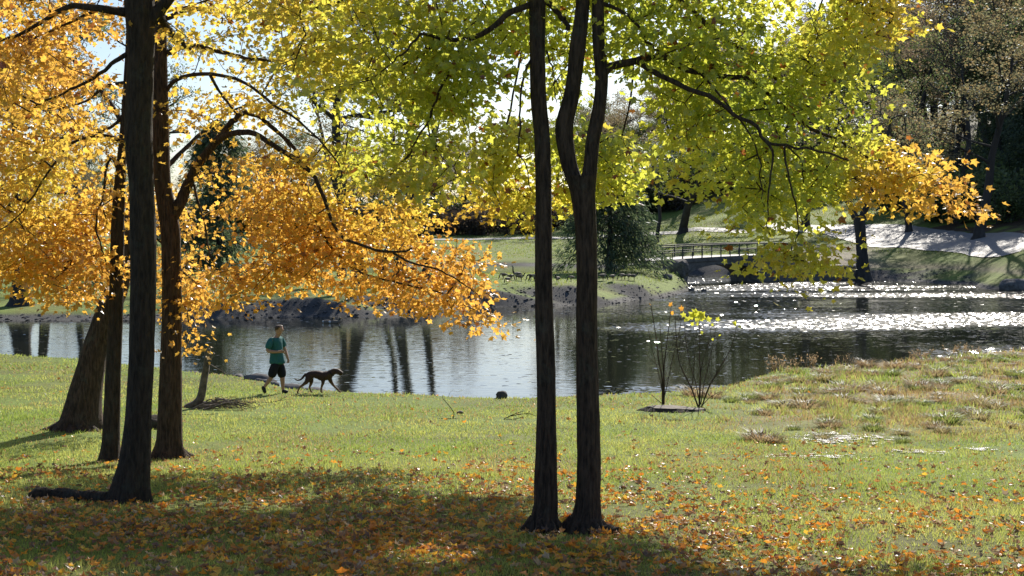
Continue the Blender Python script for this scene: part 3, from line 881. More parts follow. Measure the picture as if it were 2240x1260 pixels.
# ---- tree E: straight slender trunk in the centre
def tree_e():
    d = 13.0
    t = MB(); c = MB()
    pts, _ = trunk_mesh(t, [(1168, 1142, 1230), (1152, 1155, 1220), (1130, 1163, 1218), (1100, 1168, 1220), (1000, 1172, 1219), (900, 1175, 1217), (800, 1175, 1216), (700, 1171, 1211), (600, 1171, 1209),
                            (500, 1171, 1208), (400, 1172, 1207), (300, 1170, 1205), (260, 1165, 1200), (200, 1160, 1195), (100, 1159, 1193), (0, 1157, 1195), (-150, 1160, 1190), (-420, 1166, 1182)], d, seed=5, n=64)
    mains = [pts[40:]]
    mains.append(limb(t, [(1165, 8, d), (1140, 18, d - .1), (1110, 30, d - .2), (1075, 62, d - .2), (1040, 80, d - .2), (1012, 86, d - .2), (968, 88, d - .2), (935, 112, d), (880, 140, d + .4), (820, 165, d + .8), (760, 172, d + 1.2)], .034, .009, 34))
    mains.append(limb(t, [(1014, 84, d - .2), (1000, 120, d - .1), (985, 155, d), (960, 200, d), (940, 260, d + .2), (905, 320, d + .3), (890, 345, d + .4), (840, 390, d + .7)], .017, .006, 26))
    mains.append(limb(t, [(968, 88, d - .2), (935, 75, d - .3), (915, 80, d - .4), (890, 110, d - .4), (860, 135, d - .3)], .018, .007))
    mains.append(limb(t, [(935, 270, d + .2), (945, 310, d + .1), (980, 360, d), (1010, 390, d)], .008, .004))
    mains.append(limb(t, [(1178, -10, d), (1205, 12, d + .02), (1228, 38, d + .05), (1245, 60, d + .05)], .03, .022))
    mains.append(limb(t, [(1162, 130, d), (1152, 150, d - .1), (1140, 200, d - .2), (1136, 240, d - .2), (1138, 280, d - .2), (1132, 335, d - .2), (1150, 360, d - .1), (1160, 420, d)], .012, .005))
    mains.append(limb(t, [(1195, 110, d), (1205, 140, d), (1213, 180, d - .1), (1217, 225, d - .1)], .01, .004))
    mains.append(limb(t, [(1160, -60, d), (1080, -70, d + .5), (960, -60, d + 1), (820, -30, d + 1.5), (700, 20, d + 2)], .04, .012))
    mains.append(limb(t, [(1190, -60, d), (1180, -90, d + 2), (1165, -40, d + 4.4), (1140, 120, d + 6.2), (1110, 270, d + 7.2), (1090, 400, d + 7.6)], .03, .01))
    poly = [(600, -220), (1155, -220), (1155, 60), (1155, 120), (1110, 150), (1085, 230), (1050, 260), (1020, 360), (960, 440), (880, 430), (800, 380), (760, 330), (720, 260), (640, 190), (560, 120)]
    att = fill_crown(poly, lambda x, y, r: d - .3 + 2.1 * r, 300, .44, seed=9, holes=[[(1060, 20), (1100, 10), (1140, 70), (1090, 60)]])
    poly2 = [(1046, 458), (1060, 420), (1040, 380), (1060, 300), (1100, 255), (1160, 250), (1165, 300), (1215, 300), (1215, 470), (1200, 505), (1165, 490), (1110, 482), (1080, 470)]
    att2 = fill_crown(poly2, lambda x, y, r: d + 6.6 + 2.0 * r, 64, .32, seed=10)
    att3 = fill_crown([(1060, -150), (1340, -150), (1335, 60), (1300, 150), (1250, 250), (1200, 235), (1196, 120), (1150, 110), (1060, 120)], lambda x, y, r: d + 1.2 + 2.2 * r, 95, .30, 60, seed=16)
    # unseen leaf sprays added above the frame, shaped along sun rays to shade the foreground
    gpx = rng.uniform(-150, 1650, 1500); gd = rng.uniform(10.2, 14.2, 1500)
    k = gd < np.interp(gpx, [-150, 700, 1250, 1650], [14.2, 14.2, 13.7, 9.8]); gpx, gd = gpx[k], gd[k]
    zz = rng.uniform(9.0, 11.6, len(gd)); tt = (zz - height((gpx - 1120) / F * gd, gd)) / math.tan(SUN_EL)
    att4 = np.stack([(gpx - 1120) / F * gd + tt * math.sin(SUN_AZ), gd + tt * math.cos(SUN_AZ), zz], 1)
    att4 = att4[fbm((gpx) / 160, gd * .9, 301, 3) > .37][:620]
    mains.append(spline([pts[-1], pts[-1] + np.array([.3, 3, .6]), pts[-1] + np.array([1.0, 7, 1.3]), pts[-1] + np.array([2.0, 11.5, 1.6])], 24)); t.tube(mains[-1], np.linspace(.08, .025, 24), 7)
    mains.append(spline([pts[-1], pts[-1] + np.array([1.5, 4, .8]), pts[-1] + np.array([4.4, 9, 1.5])], 20)); t.tube(mains[-1], np.linspace(.06, .02, 20), 7)
    tips = grow(t, mains, np.concatenate([att, att2, att3, att4, upper(mains, pts[-1], -1.2, 12.4, 3.0, 3.2, 9.2, 15, 200, 403)]))
    sprays(c, tips, 33, .084, .185)
    return finish_tree('maple_tree', 'slender single trunk in the centre, left of the forked one', tuple(at(1185, 1158)), t, c, M['bark'])


# ---- tree F: forked trunk in the centre
def tree_f():
    d = 13.0
    t = MB(); c = MB()
    pts, _ = trunk_mesh(t, [(1172, 1226, 1330), (1155, 1240, 1320), (1130, 1254, 1316), (1100, 1260, 1315), (1000, 1263, 1315), (900, 1261, 1312), (800, 1261, 1308), (700, 1260, 1306), (600, 1262, 1308),
                            (500, 1259, 1306), (430, 1250, 1303), (400, 1243, 1302), (385, 1238, 1303)], d, seed=6, n=54)
    pl, _ = trunk_mesh(t, [(420, 1247, 1284), (400, 1241, 1278), (360, 1225, 1262), (300, 1214, 1253), (270, 1212, 1252), (230, 1226, 1264), (180, 1239, 1271), (100, 1245, 1281), (50, 1254, 1286), (0, 1260, 1291), (-150, 1264, 1290), (-420, 1270, 1284)], d, seed=7, flare=False, n=40, seg=14)
    pr, _ = trunk_mesh(t, [(420, 1266, 1302), (400, 1268, 1303), (360, 1276, 1307), (300, 1281, 1312), (260, 1290, 1322), (200, 1302, 1329), (150, 1300, 1330), (100, 1295, 1322), (0, 1294, 1320), (-150, 1300, 1322), (-420, 1308, 1320)], d, seed=8, flare=False, n=40, seg=14)
    mains = [pl[12:], pr[12:]]
    a = limb(t, [(1318, 165, d), (1332, 148, d), (1355, 140, d), (1380, 136, d), (1410, 128, d + .1), (1455, 125, d + .2), (1500, 152, d + .3), (1540, 160, d + .4), (1615, 170, d + .6), (1650, 182, d + .7), (1715, 235, d + 1.0), (1770, 280, d + 1.2), (1820, 300, d + 1.4), (1900, 345, d + 1.7), (1980, 390, d + 1.9), (2060, 430, d + 2.1), (2140, 470, d + 2.2)], .042, .009, 52)
    b = limb(t, [(1395, 134, d + .05), (1425, 155, d), (1460, 172, d - .1), (1500, 192, d - .2), (1565, 217, d - .3), (1600, 245, d - .3), (1655, 278, d - .4), (1672, 308, d - .4), (1720, 317, d - .3), (1800, 332, d), (1860, 350, d + .2)], .03, .009, 36)
    mains += [a, b]
    mains.append(limb(t, [(1672, 306, d - .4), (1690, 330, d - .4), (1688, 370, d - .4), (1680, 440, d - .4), (1676, 500, d - .4)], .014, .005))
    mains.append(limb(t, [(1716, 316, d - .3), (1718, 350, d - .3), (1732, 410, d - .3), (1745, 480, d - .2), (1740, 560, d - .2)], .012, .005))
    mains.append(limb(t, [(1645, 182, d + .7), (1680, 240, d + .6), (1710, 310, d + .5), (1752, 350, d + .5), (1755, 400, d + .5)], .013, .006))
    mains.append(limb(t, [(1530, 160, d + .4), (1560, 190, d + .2), (1600, 240, d), (1650, 310, d), (1665, 400, d), (1670, 450, d)], .012, .005))
    mains.append(limb(t, [(1310, -30, d), (1380, -40, d + .4), (1470, -10, d + .7), (1580, 80, d + 1), (1640, 120, d + 1.1), (1730, 200, d + 1.3), (1800, 260, d + 1.5)], .04, .01, 30))
    mains.append(limb(t, [(1310, -60, d), (1420, -110, d + .5), (1600, -90, d + 1), (1780, -40, d + 1.4), (1960, 30, d + 1.7)], .04, .01, 30))
    mains.append(limb(t, [(1318, 8, d), (1350, 20, d), (1385, 45, d), (1420, 95, d), (1450, 120, d)], .022, .008))
    mains.append(limb(t, [(1312, -60, d), (1340, -90, d + 2), (1370, -20, d + 4.4), (1385, 120, d + 6.2), (1370, 270, d + 7), (1330, 370, d + 7.4)], .03, .009))
    poly = [(1290, -220), (2020, -220), (2030, 30), (2000, 70), (1955, 80), (1900, 105), (1880, 190), (1925, 270), (2005, 312), (2045, 345), (2050, 385), (2100, 412), (2135, 450), (2145, 470), (2105, 462),
            (2050, 450), (2000, 445), (1950, 445), (1905, 440), (1870, 460), (1840, 440), (1800, 450), (1760, 470), (1700, 460), (1680, 500), (1640, 480), (1600, 440), (1600, 400), (1560, 350), (1500, 310), (1480, 260), (1380, 180), (1335, 120)]
    holes = [[(1540, 190), (1575, 180), (1590, 215), (1560, 222)]]
    mains.append(spline([pl[-1], pl[-1] + np.array([-.2, -.5, 2]), pl[-1] + np.array([.3, -.8, 4.5])], 14)); t.tube(mains[-1], np.linspace(.07, .025, 14), 8)
    mains.append(spline([pr[-1], pr[-1] + np.array([.6, -.5, 1.6]), pr[-1] + np.array([1.6, -.6, 3.6])], 14)); t.tube(mains[-1], np.linspace(.06, .02, 14), 8)
    att = fill_crown(poly, lambda x, y, r: d - .35 + 2.0 * r + .0015 * (x - 1330), 500, .45, seed=11, holes=holes)
    att2 = fill_crown([(1650, 500), (1680, 500), (1740, 545), (1800, 560), (1822, 596), (1780, 585), (1740, 582), (1700, 586), (1690, 570), (1705, 555)], lambda x, y, r: d - .5 + .9 * r, 20, .1, seed=12)
    att3 = fill_crown([(1220, 260), (1340, 250), (1400, 300), (1415, 370), (1400, 420), (1345, 440), (1325, 465), (1295, 470), (1240, 460), (1225, 400)], lambda x, y, r: d + 6.4 + 2.0 * r, 62, .34, seed=13)
    att4 = fill_crown([(1430, 120), (1560, 150), (1620, 330), (1600, 430), (1560, 440), (1490, 440), (1450, 360), (1440, 230)], lambda x, y, r: d + 1.5 + 2.0 * r, 46, .42, seed=14)
    tips = grow(t, mains, np.concatenate([att, att2, att3, att4, upper(mains, pl[-1], 2.2, 12.2, 3.6, 3.2, 9.2, 15, 230, 402)]))
    sprays(c, tips, 33, .084, .185)
    return finish_tree('maple_tree', 'forked double trunk in the centre whose boughs reach right over the water', tuple(at(1278, 1160)), t, c, M['bark'])


tree_a(); tree_b(); tree_c(); tree_d(); tree_e(); tree_f()

# ------------------------------------------------------------------ background trees
def far_tree(name, seed, H, tr, palette, nleaf, leafsz, clear=.3, spread=.36, sparse=1.0, bark='bark_far', fork=.55):
    """a woodland tree at the origin: trunk with limbs (one mesh) and a crown of leaves (one mesh)"""
    g = np.random.default_rng(seed)
    t = MB(); c = MB()
    tips = []
    def br(p, dirv, L, r, lev):
        n = 5
        pts = [p]; dv = dirv.copy()
        for k in range(n):
            dv = unit(dv + g.normal(0, .13, 3) + np.array([0, 0, .06 if lev else .02]))
            pts.append(pts[-1] + dv * L / n)
        r1 = r * (.5 if lev else .16)
        t.tube(pts, np.linspace(r, r1, n + 1), max(3, 9 - 2 * lev), cap=False)
        if lev >= 1:
            for q in pts[2:]:
                tips.append((q, dv))
        if lev >= 4:
            return
        m = [int(7 + 3 * g.random()), 4, 3, 3][lev]
        for k in range(m):
            u = (clear + (1 - clear) * (k + g.random()) / m) if lev == 0 else (.3 + .7 * (k + g.random()) / m)
            kk = min(int(u * n), n - 1); f = u * n - kk
            q = pts[kk] * (1 - f) + pts[kk + 1] * f
            az = g.random() * 2 * math.pi if lev == 0 else g.normal(0, 1.2) + math.atan2(dv[1], dv[0])
            up = g.uniform(.15, .9) if lev == 0 else g.uniform(-.1, .7)
            d2 = unit(np.array([math.cos(az), math.sin(az), up]))
            l2 = (H * spread * g.uniform(.7, 1.15) * (1.15 - .55 * u)) if lev == 0 else L * g.uniform(.45, .7)
            br(q, d2, l2, max(r * (1 - .45 * u) * (.42 if lev == 0 else .55), .012), lev + 1)
    # root flare
    t.tube([(0, 0, -.5), (0, 0, 0), (0, 0, .25), (0, 0, .8)], [tr * 1.9, tr * 1.6, tr * 1.22, tr * 1.02], 12, cap=False)
    br(np.array([0, 0, .75]), np.array([g.normal(0, .03), g.normal(0, .03), 1.0]), H * .86, tr, 0)
    T = np.array([p for p, _ in tips])
    k = g.integers(0, len(T), nleaf)
    keep = fbm(T[k, 0] * .35 + seed, T[k, 2] * .35 + T[k, 1] * .21, seed, 3) > .5 - .25 * sparse
    k = k[keep]; m = len(k)
    if m:
        pos = T[k] + g.normal(0, .38, (m, 3)) * np.array([1, 1, .7])
        pal = np.array(palette)
        cc = pal[g.integers(0, len(pal), m)] * g.uniform(.7, 1.15, (m, 1))
        add_leaves(c, pos, unit(g.normal(0, 1, (m, 3)) + np.array([0, 0, -.3])), unit(g.normal(0, 1, (m, 3)) + np.array([0, 0, .5])), g.uniform(.6, 1.2, m) * leafsz, cc, DIAM, DIAM_T, .3)
    root = thing(name, (0, 0, 0), 'woodland tree', 'tree')
    t.build('trunk', M[bark], root)
    if m: c.build('crown', M['farleaf'], root, smooth=False)
    return root


OLIVE = [(.26, .24, .12), (.30, .24, .12), (.22, .22, .12), (.33, .24, .11)]
RUST = [(.31, .22, .14), (.27, .19, .13), (.27, .22, .15), (.34, .27, .14)]
GREEN = [(.12, .17, .06), (.16, .21, .07), (.20, .24, .08), (.10, .14, .05)]
GOLD = [(.42, .30, .05), (.38, .22, .04), (.34, .30, .06)]
TW = 'distant woodland tree on the wooded hillside beyond the pond'
protos = {
    'olive': far_tree('woodland_tree', 11, 19, .34, OLIVE, 9500, .22, .28, .34, .9),
    'rust': far_tree('woodland_tree', 12, 18, .30, RUST, 7500, .21, .3, .33, .8),
    'thin': far_tree('woodland_tree', 13, 20, .28, RUST + OLIVE, 3600, .19, .35, .3, .6),
    'green': far_tree('woodland_tree', 14, 16, .34, GREEN, 8500, .26, .16, .38, 1.2),
    'gold': far_tree('woodland_tree', 15, 15, .26, GOLD, 6500, .24, .25, .36, .8),
    'tall': far_tree('woodland_tree', 16, 21, .42, OLIVE + GREEN, 3600, .24, .5, .3, .7),
}
used_proto = set()


def place_tree(kind, loc, s, rz, name, label, group=None, cat='tree'):
    p = protos[kind]
    if kind not in used_proto:
        used_proto.add(kind)
        o = p; o.location = loc; o.rotation_euler = (0, 0, rz); o.scale = (s, s, s) if not isinstance(s, tuple) else s
    else:
        o = copy_thing(p, loc, rz, s)
    o.name = name
    for k in ('label', 'category', 'group'):
        if k in o: del o[k]
    tag(o, label, cat, group)
    return o


# trees on the grassy spit between the two ponds; their trunks show in the reflections
spit = [(45, 75, .95, 'tall', 'broad dark trunk on the far left bank below the orange leaves', 1.3),
        (-55, 82, .9, 'tall', 'tall bank tree beyond the left edge, seen mostly as a reflection', 1.0),
        (98, 90, .9, 'tall', 'tall tree on the far bank just right of the broad dark trunk', .9),
        (172, 94, .85, 'thin', 'thin bare tree on the far bank behind the leaning trunk', 1.0),
        (330, 100, .9, 'tall', 'bank tree hidden behind the two left trunks', .9),
        (748, 96, .8, 'thin', 'slim far-bank tree, first of the row behind the orange bough', 1.2),
        (786, 88, .95, 'tall', 'stout far-bank tree, its trunk reflected right of the dog', 1.25),
        (836, 92, .8, 'thin', 'leaning slim far-bank tree between two stout trunks', 1.2),
        (873, 87, .9, 'tall', 'stout far-bank tree, right of the leaning slim one', 1.0),
        (931, 88, .85, 'tall', 'far-bank tree at the right end of the row behind the orange bough', .75)]
for px, d, s, kind, lab, fat in spit:
    o = place_tree(kind, on_ground(px, d), (s * fat, s * fat, s), rng.uniform(0, 6.28), 'bank_tree', lab)
    if px == 836: o.rotation_euler = (0, R(8), 1)

right = [(1436, 186, .8, 'thin', 'slim dark tree on the slope left of the thick flared trunk', 1.5),
         (1495, 193, 1.05, 'green', 'thick flared trunk on the green slope beside the path, casting a long shadow', 2.2),
         (1762, 176, .9, 'tall', 'dark trunk on the slope beside the path behind the green boughs', 1.7),
         (1988, 152, .8, 'olive', 'stout trunk beyond the road under the orange bough tip', 1.5),
         (2142, 137, 1.15, 'olive', 'big dark tree beyond the road at right, its shadow crossing the bank', 1.5),
         (2095, 152, 1.1, 'tall', 'tall slender tree just behind the big dark one at right', 1.0),
         (1660, 215, .95, 'gold', 'golden tree at the top of the green slope', 1.0)]
for px, d, s, kind, lab, fat in right:
    place_tree(kind, on_ground(px, d), (s * fat ** .7, s * fat ** .7, s), rng.uniform(0, 6.28), 'hillside_tree', lab)

# woods on the hills
kinds_r = ['olive', 'thin', 'rust', 'thin', 'olive', 'rust', 'thin', 'green']
n = 0
gw = np.random.default_rng(5)
while n < 125:
    px = gw.uniform(1210, 2700); d = gw.uniform(198, 330) if px < 1950 else gw.uniform(165, 310)
    if px < 1900 and d < 232 + (1900 - px) * .01: continue
    k = kinds_r[gw.integers(len(kinds_r))]
    s = gw.uniform(1.15, 1.65)
    if px < 1450: s *= .75
    place_tree(k, on_ground(px, d), (s * 1.05, s * 1.05, s), gw.uniform(0, 6.28), 'woodland_tree', TW, 'woods on the far hillside'); n += 1
n = 0
while n < 56:
    px = gw.uniform(-500, 1200); d = gw.uniform(232, 330)
    k = ['rust', 'thin', 'gold', 'thin', 'olive', 'green'][gw.integers(6)]
    s = gw.uniform(.75, 1.08)
    if 1020 < px < 1190: s *= .62
    if 60 < px < 330 and gw.random() < .6: s *= .6
    place_tree(k, on_ground(px, d), (s * 1.1, s * 1.1, s), gw.uniform(0, 6.28), 'woodland_tree', TW, 'woods on the far hillside'); n += 1


for k in range(14):
    px = 480 + k * 42 + gw.uniform(-20, 20); d = gw.uniform(236, 285); s = gw.uniform(.72, .95)
    place_tree(['thin', 'rust', 'olive'][k % 3], on_ground(px, d), (s * 1.05, s * 1.05, s), gw.uniform(0, 6.28), 'woodland_tree', TW, 'woods on the far hillside')


# shrubs: many stems, dark leaves
def shrub(seed, pal, nleaf, w=3.0, h=2.6, sz=.2):
    g = np.random.default_rng(seed)
    t = MB(); c = MB(); T = []
    for k in range(14):
        az = g.random() * 6.28; b = np.array([g.normal(0, w * .12), g.normal(0, w * .12), -.2])
        tip = np.array([math.cos(az) * w * .5 * g.random() ** .5, math.sin(az) * w * .5 * g.random() ** .5, h * g.uniform(.6, 1)])
        mid = (b + tip) / 2 + g.normal(0, .2, 3)
        P = spline([b, mid, tip], 7)
        t.tube(P, np.linspace(.04, .012, 7), 4, cap=False); T += list(P[2:])
        for q in range(3):
            e = P[3 + q] + g.normal(0, .5, 3); t.tube([P[3 + q], e], [.015, .008], 3, cap=False); T.append(e)
    T = np.array(T); k = g.integers(0, len(T), nleaf)
    pos = T[k] + g.normal(0, .3, (nleaf, 3)); pos[:, 2] = np.maximum(pos[:, 2], .05)
    pal = np.array(pal)
    add_leaves(c, pos, unit(g.normal(0, 1, (nleaf, 3))), unit(g.normal(0, 1, (nleaf, 3)) + np.array([0, 0, .5])), g.uniform(.6, 1.2, nleaf) * sz, pal[g.integers(0, len(pal), nleaf)] * g.uniform(.6, 1.2, (nleaf, 1)), DIAM, DIAM_T, .3)
    o = thing('shrub', (0, 0, 0), 'shrub', 'shrub')
    t.build('stems', M['bark_far'], o); c.build('foliage', M['farleaf'], o, smooth=False)
    return o


protos['sh_dark'] = shrub(31, GREEN, 2600)
protos['sh_rust'] = shrub(32, [(.12, .085, .06), (.15, .10, .06), (.10, .08, .06)], 1500)
for k in range(34):
    px = gw.uniform(880, 1420); d = gw.uniform(222, 252) + (1170 - px) * .01
    s = gw.uniform(1.0, 2.0)
    place_tree('sh_rust', on_ground(px, d), (s * 1.3, s, s), gw.uniform(0, 6.28), 'shrub', 'grey-brown leafless thicket shrub at the foot of the far woods', 'thicket beyond the upper pond', 'shrub')
for k in range(40):
    px = gw.uniform(1400, 1990); d = gw.uniform(236, 268)
    s = gw.uniform(2.0, 3.4)
    place_tree(['sh_rust', 'sh_dark'][k % 2], on_ground(px, d), (s * 1.3, s, s), gw.uniform(0, 6.28), 'shrub', 'tall understorey shrub at the top of the green slope under the woods', 'understorey along the woods above the slope', 'shrub')
for k in range(30):
    px = 380 + k * 24 + gw.uniform(-15, 15); d = gw.uniform(236, 262); s = gw.uniform(1.7, 2.8)
    place_tree(['sh_rust', 'sh_dark'][k % 2], on_ground(px, d), (s * 1.3, s, s), gw.uniform(0, 6.28), 'shrub', 'tall thicket shrub under the woods behind the orange bough', 'thicket under the woods at left', 'shrub')
for k in range(64):
    px = gw.uniform(1930, 2560); d = gw.uniform(142, 205)
    if px < 2050 and d < 160: continue
    s = gw.uniform(1.0, 2.3)
    place_tree('sh_dark', on_ground(px, d), (s * 1.3, s * 1.1, s), gw.uniform(0, 6.28), 'shrub', 'dark green undergrowth shrub on the shaded bank above the road', 'undergrowth above the road', 'shrub')


# evergreens with drooping sprays
def evergreen(name, seed, H, W, label, loc, n=15000, pal=((.06, .09, .045), (.08, .115, .055), (.10, .14, .065), (.15, .18, .09)), low=.05):
    g = np.random.default_rng(seed)
    t = MB(); c = MB()
    t.tube(spline([(0, 0, -.4), (.1, 0, H * .4), (0, .1, H)], 14), np.linspace(.34, .04, 14), 9)
    T = []; Dv = []
    for k in range(74):
        u = low + (1 - low) * (k + g.random()) / 74
        az = g.random() * 6.28
        L = W * .5 * (1 - u) ** .62 * g.uniform(.65, 1.1) + .3
        z = u * H
        P = spline([(0, 0, z), (math.cos(az) * L * .5, math.sin(az) * L * .5, z + L * .10), (math.cos(az) * L, math.sin(az) * L, z - L * .22)], 9)
        P = P + g.normal(0, .05, P.shape)
        t.tube(P, np.linspace(.05, .012, 9), 4, cap=False)
        for q in P[2:]:
            T.append(q); Dv.append((math.cos(az), math.sin(az), -.4))
    T = np.array(T); Dv = np.array(Dv)
    k = g.integers(0, len(T), n)
    pos = T[k] + g.normal(0, 1, (n, 3)) * np.array([.42, .42, .2]) - np.array([0, 0, .25]) * g.random((n, 1))
    pal = np.array(pal)
    ax = unit(Dv[k] + g.normal(0, .5, (n, 3)) + np.array([0, 0, -.5]))
    sh = DIAM * np.array([.42, 1.0])
    add_leaves(c, pos, ax, unit(g.normal(0, 1, (n, 3))), g.uniform(.6, 1.3, n) * .42, pal[g.integers(0, len(pal), n)] * g.uniform(.7, 1.2, (n, 1)), sh, DIAM_T, .2)
    o = thing(name, loc, label, 'tree')
    t.build('trunk', M['bark_far'], o); c.build('crown', M['farleaf'], o, smooth=False)
    return o


evergreen('evergreen_tree', 41, 8.6, 9.6, 'drooping dark evergreen beside the left end of the bridge', on_ground(1332, 106), 12500, low=.06)
evergreen('evergreen_tree', 42, 11.5, 8.0, 'dark evergreen behind the orange bough, left of the walking person', on_ground(478, 104), 15000, low=.02)
evergreen('evergreen_tree', 43, 12, 9, 'shadowy evergreen on the slope at the right edge', on_ground(2250, 160), 11000)
evergreen('evergreen_tree', 44, 13, 9, 'shadowy evergreen above the road, left of the one at the right edge', on_ground(2185, 168), 11000)
evergreen('evergreen_tree', 45, 11, 9, 'shadowy evergreen lowest on the slope beyond the right edge', on_ground(2330, 140), 9000)


# the small forked tree at the end of the retaining wall
def wall_tree():
    d = 122.5
    t = MB(); c = MB()
    pts, _ = trunk_mesh(t, [(626, 1855, 1918), (612, 1868, 1908), (590, 1872, 1902), (550, 1873, 1897), (510, 1870, 1894), (480, 1866, 1892), (470, 1864, 1893)], d, seed=9, n=30, seg=12)
    m = [pts[24:]]
    m.append(limb(t, [(1872, 478, d), (1860, 450, d), (1830, 400, d + .5), (1800, 350, d + 1), (1770, 300, d + 1.5)], .36, .1, 16))
    m.append(limb(t, [(1886, 478, d), (1896, 450, d), (1915, 400, d - .3), (1930, 340, d - .6), (1950, 260, d - 1)], .36, .1, 16))
    m.append(limb(t, [(1905, 425, d), (1940, 400, d), (1990, 380, d + 1), (2040, 370, d + 1.5)], .2, .06, 14))
    att = fill_crown([(1720, 200), (1990, 180), (2060, 330), (2030, 420), (1940, 400), (1880, 420), (1820, 420), (1730, 360)], lambda x, y, r: d - 3.5 + 7 * r, 260, .42, 90, seed=15)
    tips = grow(t, m, att, .02, .1, .2)
    T = np.array([p for p, _ in tips]); k = rng.integers(0, len(T), 4200)
    pal = np.array(OLIVE + GREEN[2:])
    add_leaves(c, T[k] + rng.normal(0, .4, (4200, 3)), unit(rng.normal(0, 1, (4200, 3))), unit(rng.normal(0, 1, (4200, 3)) + np.array([0, 0, .5])), rng.uniform(.14, .28, 4200), pal[rng.integers(0, len(pal), 4200)], DIAM, DIAM_T)
    o = thing('bank_tree', tuple(on_ground(1886, d)), 'forked dark tree at the water edge at the right end of the bridge wall', 'tree')
    off = np.array(o.location)
    for mb in (t, c): mb.v = [v - off for v in mb.v]
    t.build('trunk', M['bark_far'], o); c.build('crown', M['farleaf'], o, smooth=False)


wall_tree()

# ------------------------------------------------------------------ footbridge
def bridge():
    Lp = np.array([(1438 - 1120) / F * 112, 112.0]); Rp = np.array([(1740 - 1120) / F * 124.5, 124.5])
    ax = Rp - Lp; LEN = float(np.linalg.norm(ax)); ax /= LEN
    ang = math.atan2(ax[1], ax[0])
    o = thing('footbridge', (Lp[0], Lp[1], 0), 'low arched concrete footbridge with metal railings over the channel', 'bridge', rz=ang)
    zl, zr = 2.08, 2.36
    W = 3.2
    s = np.linspace(-.6, LEN + .3, 90)
    top = zl + (zr - zl) * s / LEN + .10 * np.sin(np.clip(s / LEN, 0, 1) * math.pi)
    a0, a1 = .20 * LEN, .715 * LEN
    u = np.clip((s - a0) / (a1 - a0), 0, 1)
    ins = (s > a0) & (s < a1)
    arch = np.where(ins, .42 + 1.22 * np.sqrt(np.maximum(1 - (2 * u - 1) ** 2, 0)) ** .8, -.9)
    def shell(y0, y1, zt, zb, name, mat, parent=o):
        mb = MB(); n = len(s)
        V = np.concatenate([np.stack([s, np.full(n, y), z], 1) for y, z in ((y0, zt), (y0, zb), (y1, zb), (y1, zt))])
        q = []
        for k in range(n - 1):
            for a in range(4):
                b = (a + 1) % 4
                q.append((a * n + k, b * n + k, b * n + k + 1, a * n + k + 1))
        mb.add(V, np.array(q)[:, ::-1])
        mb.add(np.array([V[a * n] for a in range(4)] + [V[a * n + n - 1] for a in range(4)]), [(0, 1, 2, 3), (7, 6, 5, 4)])
        return mb.build(name, mat, parent, smooth=False)
    shell(0, W, top - .32, arch, 'arch_wall', M['stonewall'])
    shell(-.12, W + .12, top, top - .317, 'deck', M['concrete'])
    shell(-.10, W + .10, top + .012, top + .004, 'walkway', M['coping'])
    # ring of the arch, a little proud
    mb = MB()
    k = np.where(ins)[0]
    for kk in k[:-1]:
        mb.add([(s[kk], -.06, arch[kk]), (s[kk + 1], -.06, arch[kk + 1]), (s[kk + 1], -.06, arch[kk + 1] + .28), (s[kk], -.06, arch[kk] + .28),
                (s[kk], .05, arch[kk]), (s[kk + 1], .05, arch[kk + 1]), (s[kk + 1], .05, arch[kk + 1] + .28), (s[kk], .05, arch[kk] + .28)],
               [(0, 1, 2, 3), (4, 7, 6, 5), (0, 4, 5, 1), (3, 2, 6, 7)])
    mb.build('arch_ring', M['concrete'], o, smooth=False)
    for y in (.06, W - .06):
        mb = MB()
        sr = np.linspace(.6, LEN - .4, 40); tz = np.interp(sr, s, top)
        for h, r in ((1.04, .05), (.56, .04)):
            mb.tube(np.stack([sr, np.full(40, y), tz + h], 1), r, 6)
        rl = mb.build('railing', M['rail'], o)
        for x in np.linspace(.7, LEN - .5, 8):
            z = float(np.interp(x, s, top))
            pm = MB(); pm.tube([(x, y, z - .05), (x, y, z + 1.08)], .055, 6); pm.build('post', M['rail'], rl)
        for x in np.linspace(.7, LEN - .5, 8)[:-1] + (LEN - 1.2) / 14:
            z = float(np.interp(x, s, top))
            pm = MB(); pm.tube([(x, y, z - .05), (x, y, z + .58)], .035, 6); pm.build('baluster', M['rail'], rl)
    return ang, LEN


bridge()


def boulder(name, loc, dims, seed, label, cat, group=None, mat='rock', rz=0.0, col=(1, 1, 1), parent=None, sub=3):
    import bmesh
    bm = bmesh.new(); bmesh.ops.create_icosphere(bm, subdivisions=sub, radius=1)
    v = np.array([x.co[:] for x in bm.verts]); f = np.array([[y.index for y in x.verts] for x in bm.faces])
    bm.free()
    nn = vnoise(v[:, 0] * 1.7 + seed * 3.1 + v[:, 2], v[:, 1] * 1.7 + v[:, 2] * 1.3, seed) + .5 * vnoise(v[:, 0] * 4 + v[:, 2] * 2, v[:, 1] * 4 - v[:, 2] * 3, seed + 5)
    v = np.sign(v) * np.abs(v) ** .75
    v = v * (.72 + .45 * nn[:, None]) * np.array(dims)
    mb = MB(); mb.add(v, f, col)
    o = mb.build(name, M[mat])
    o.location = loc; o.rotation_euler = (0, 0, rz)
    return tag(o, label, cat, group)


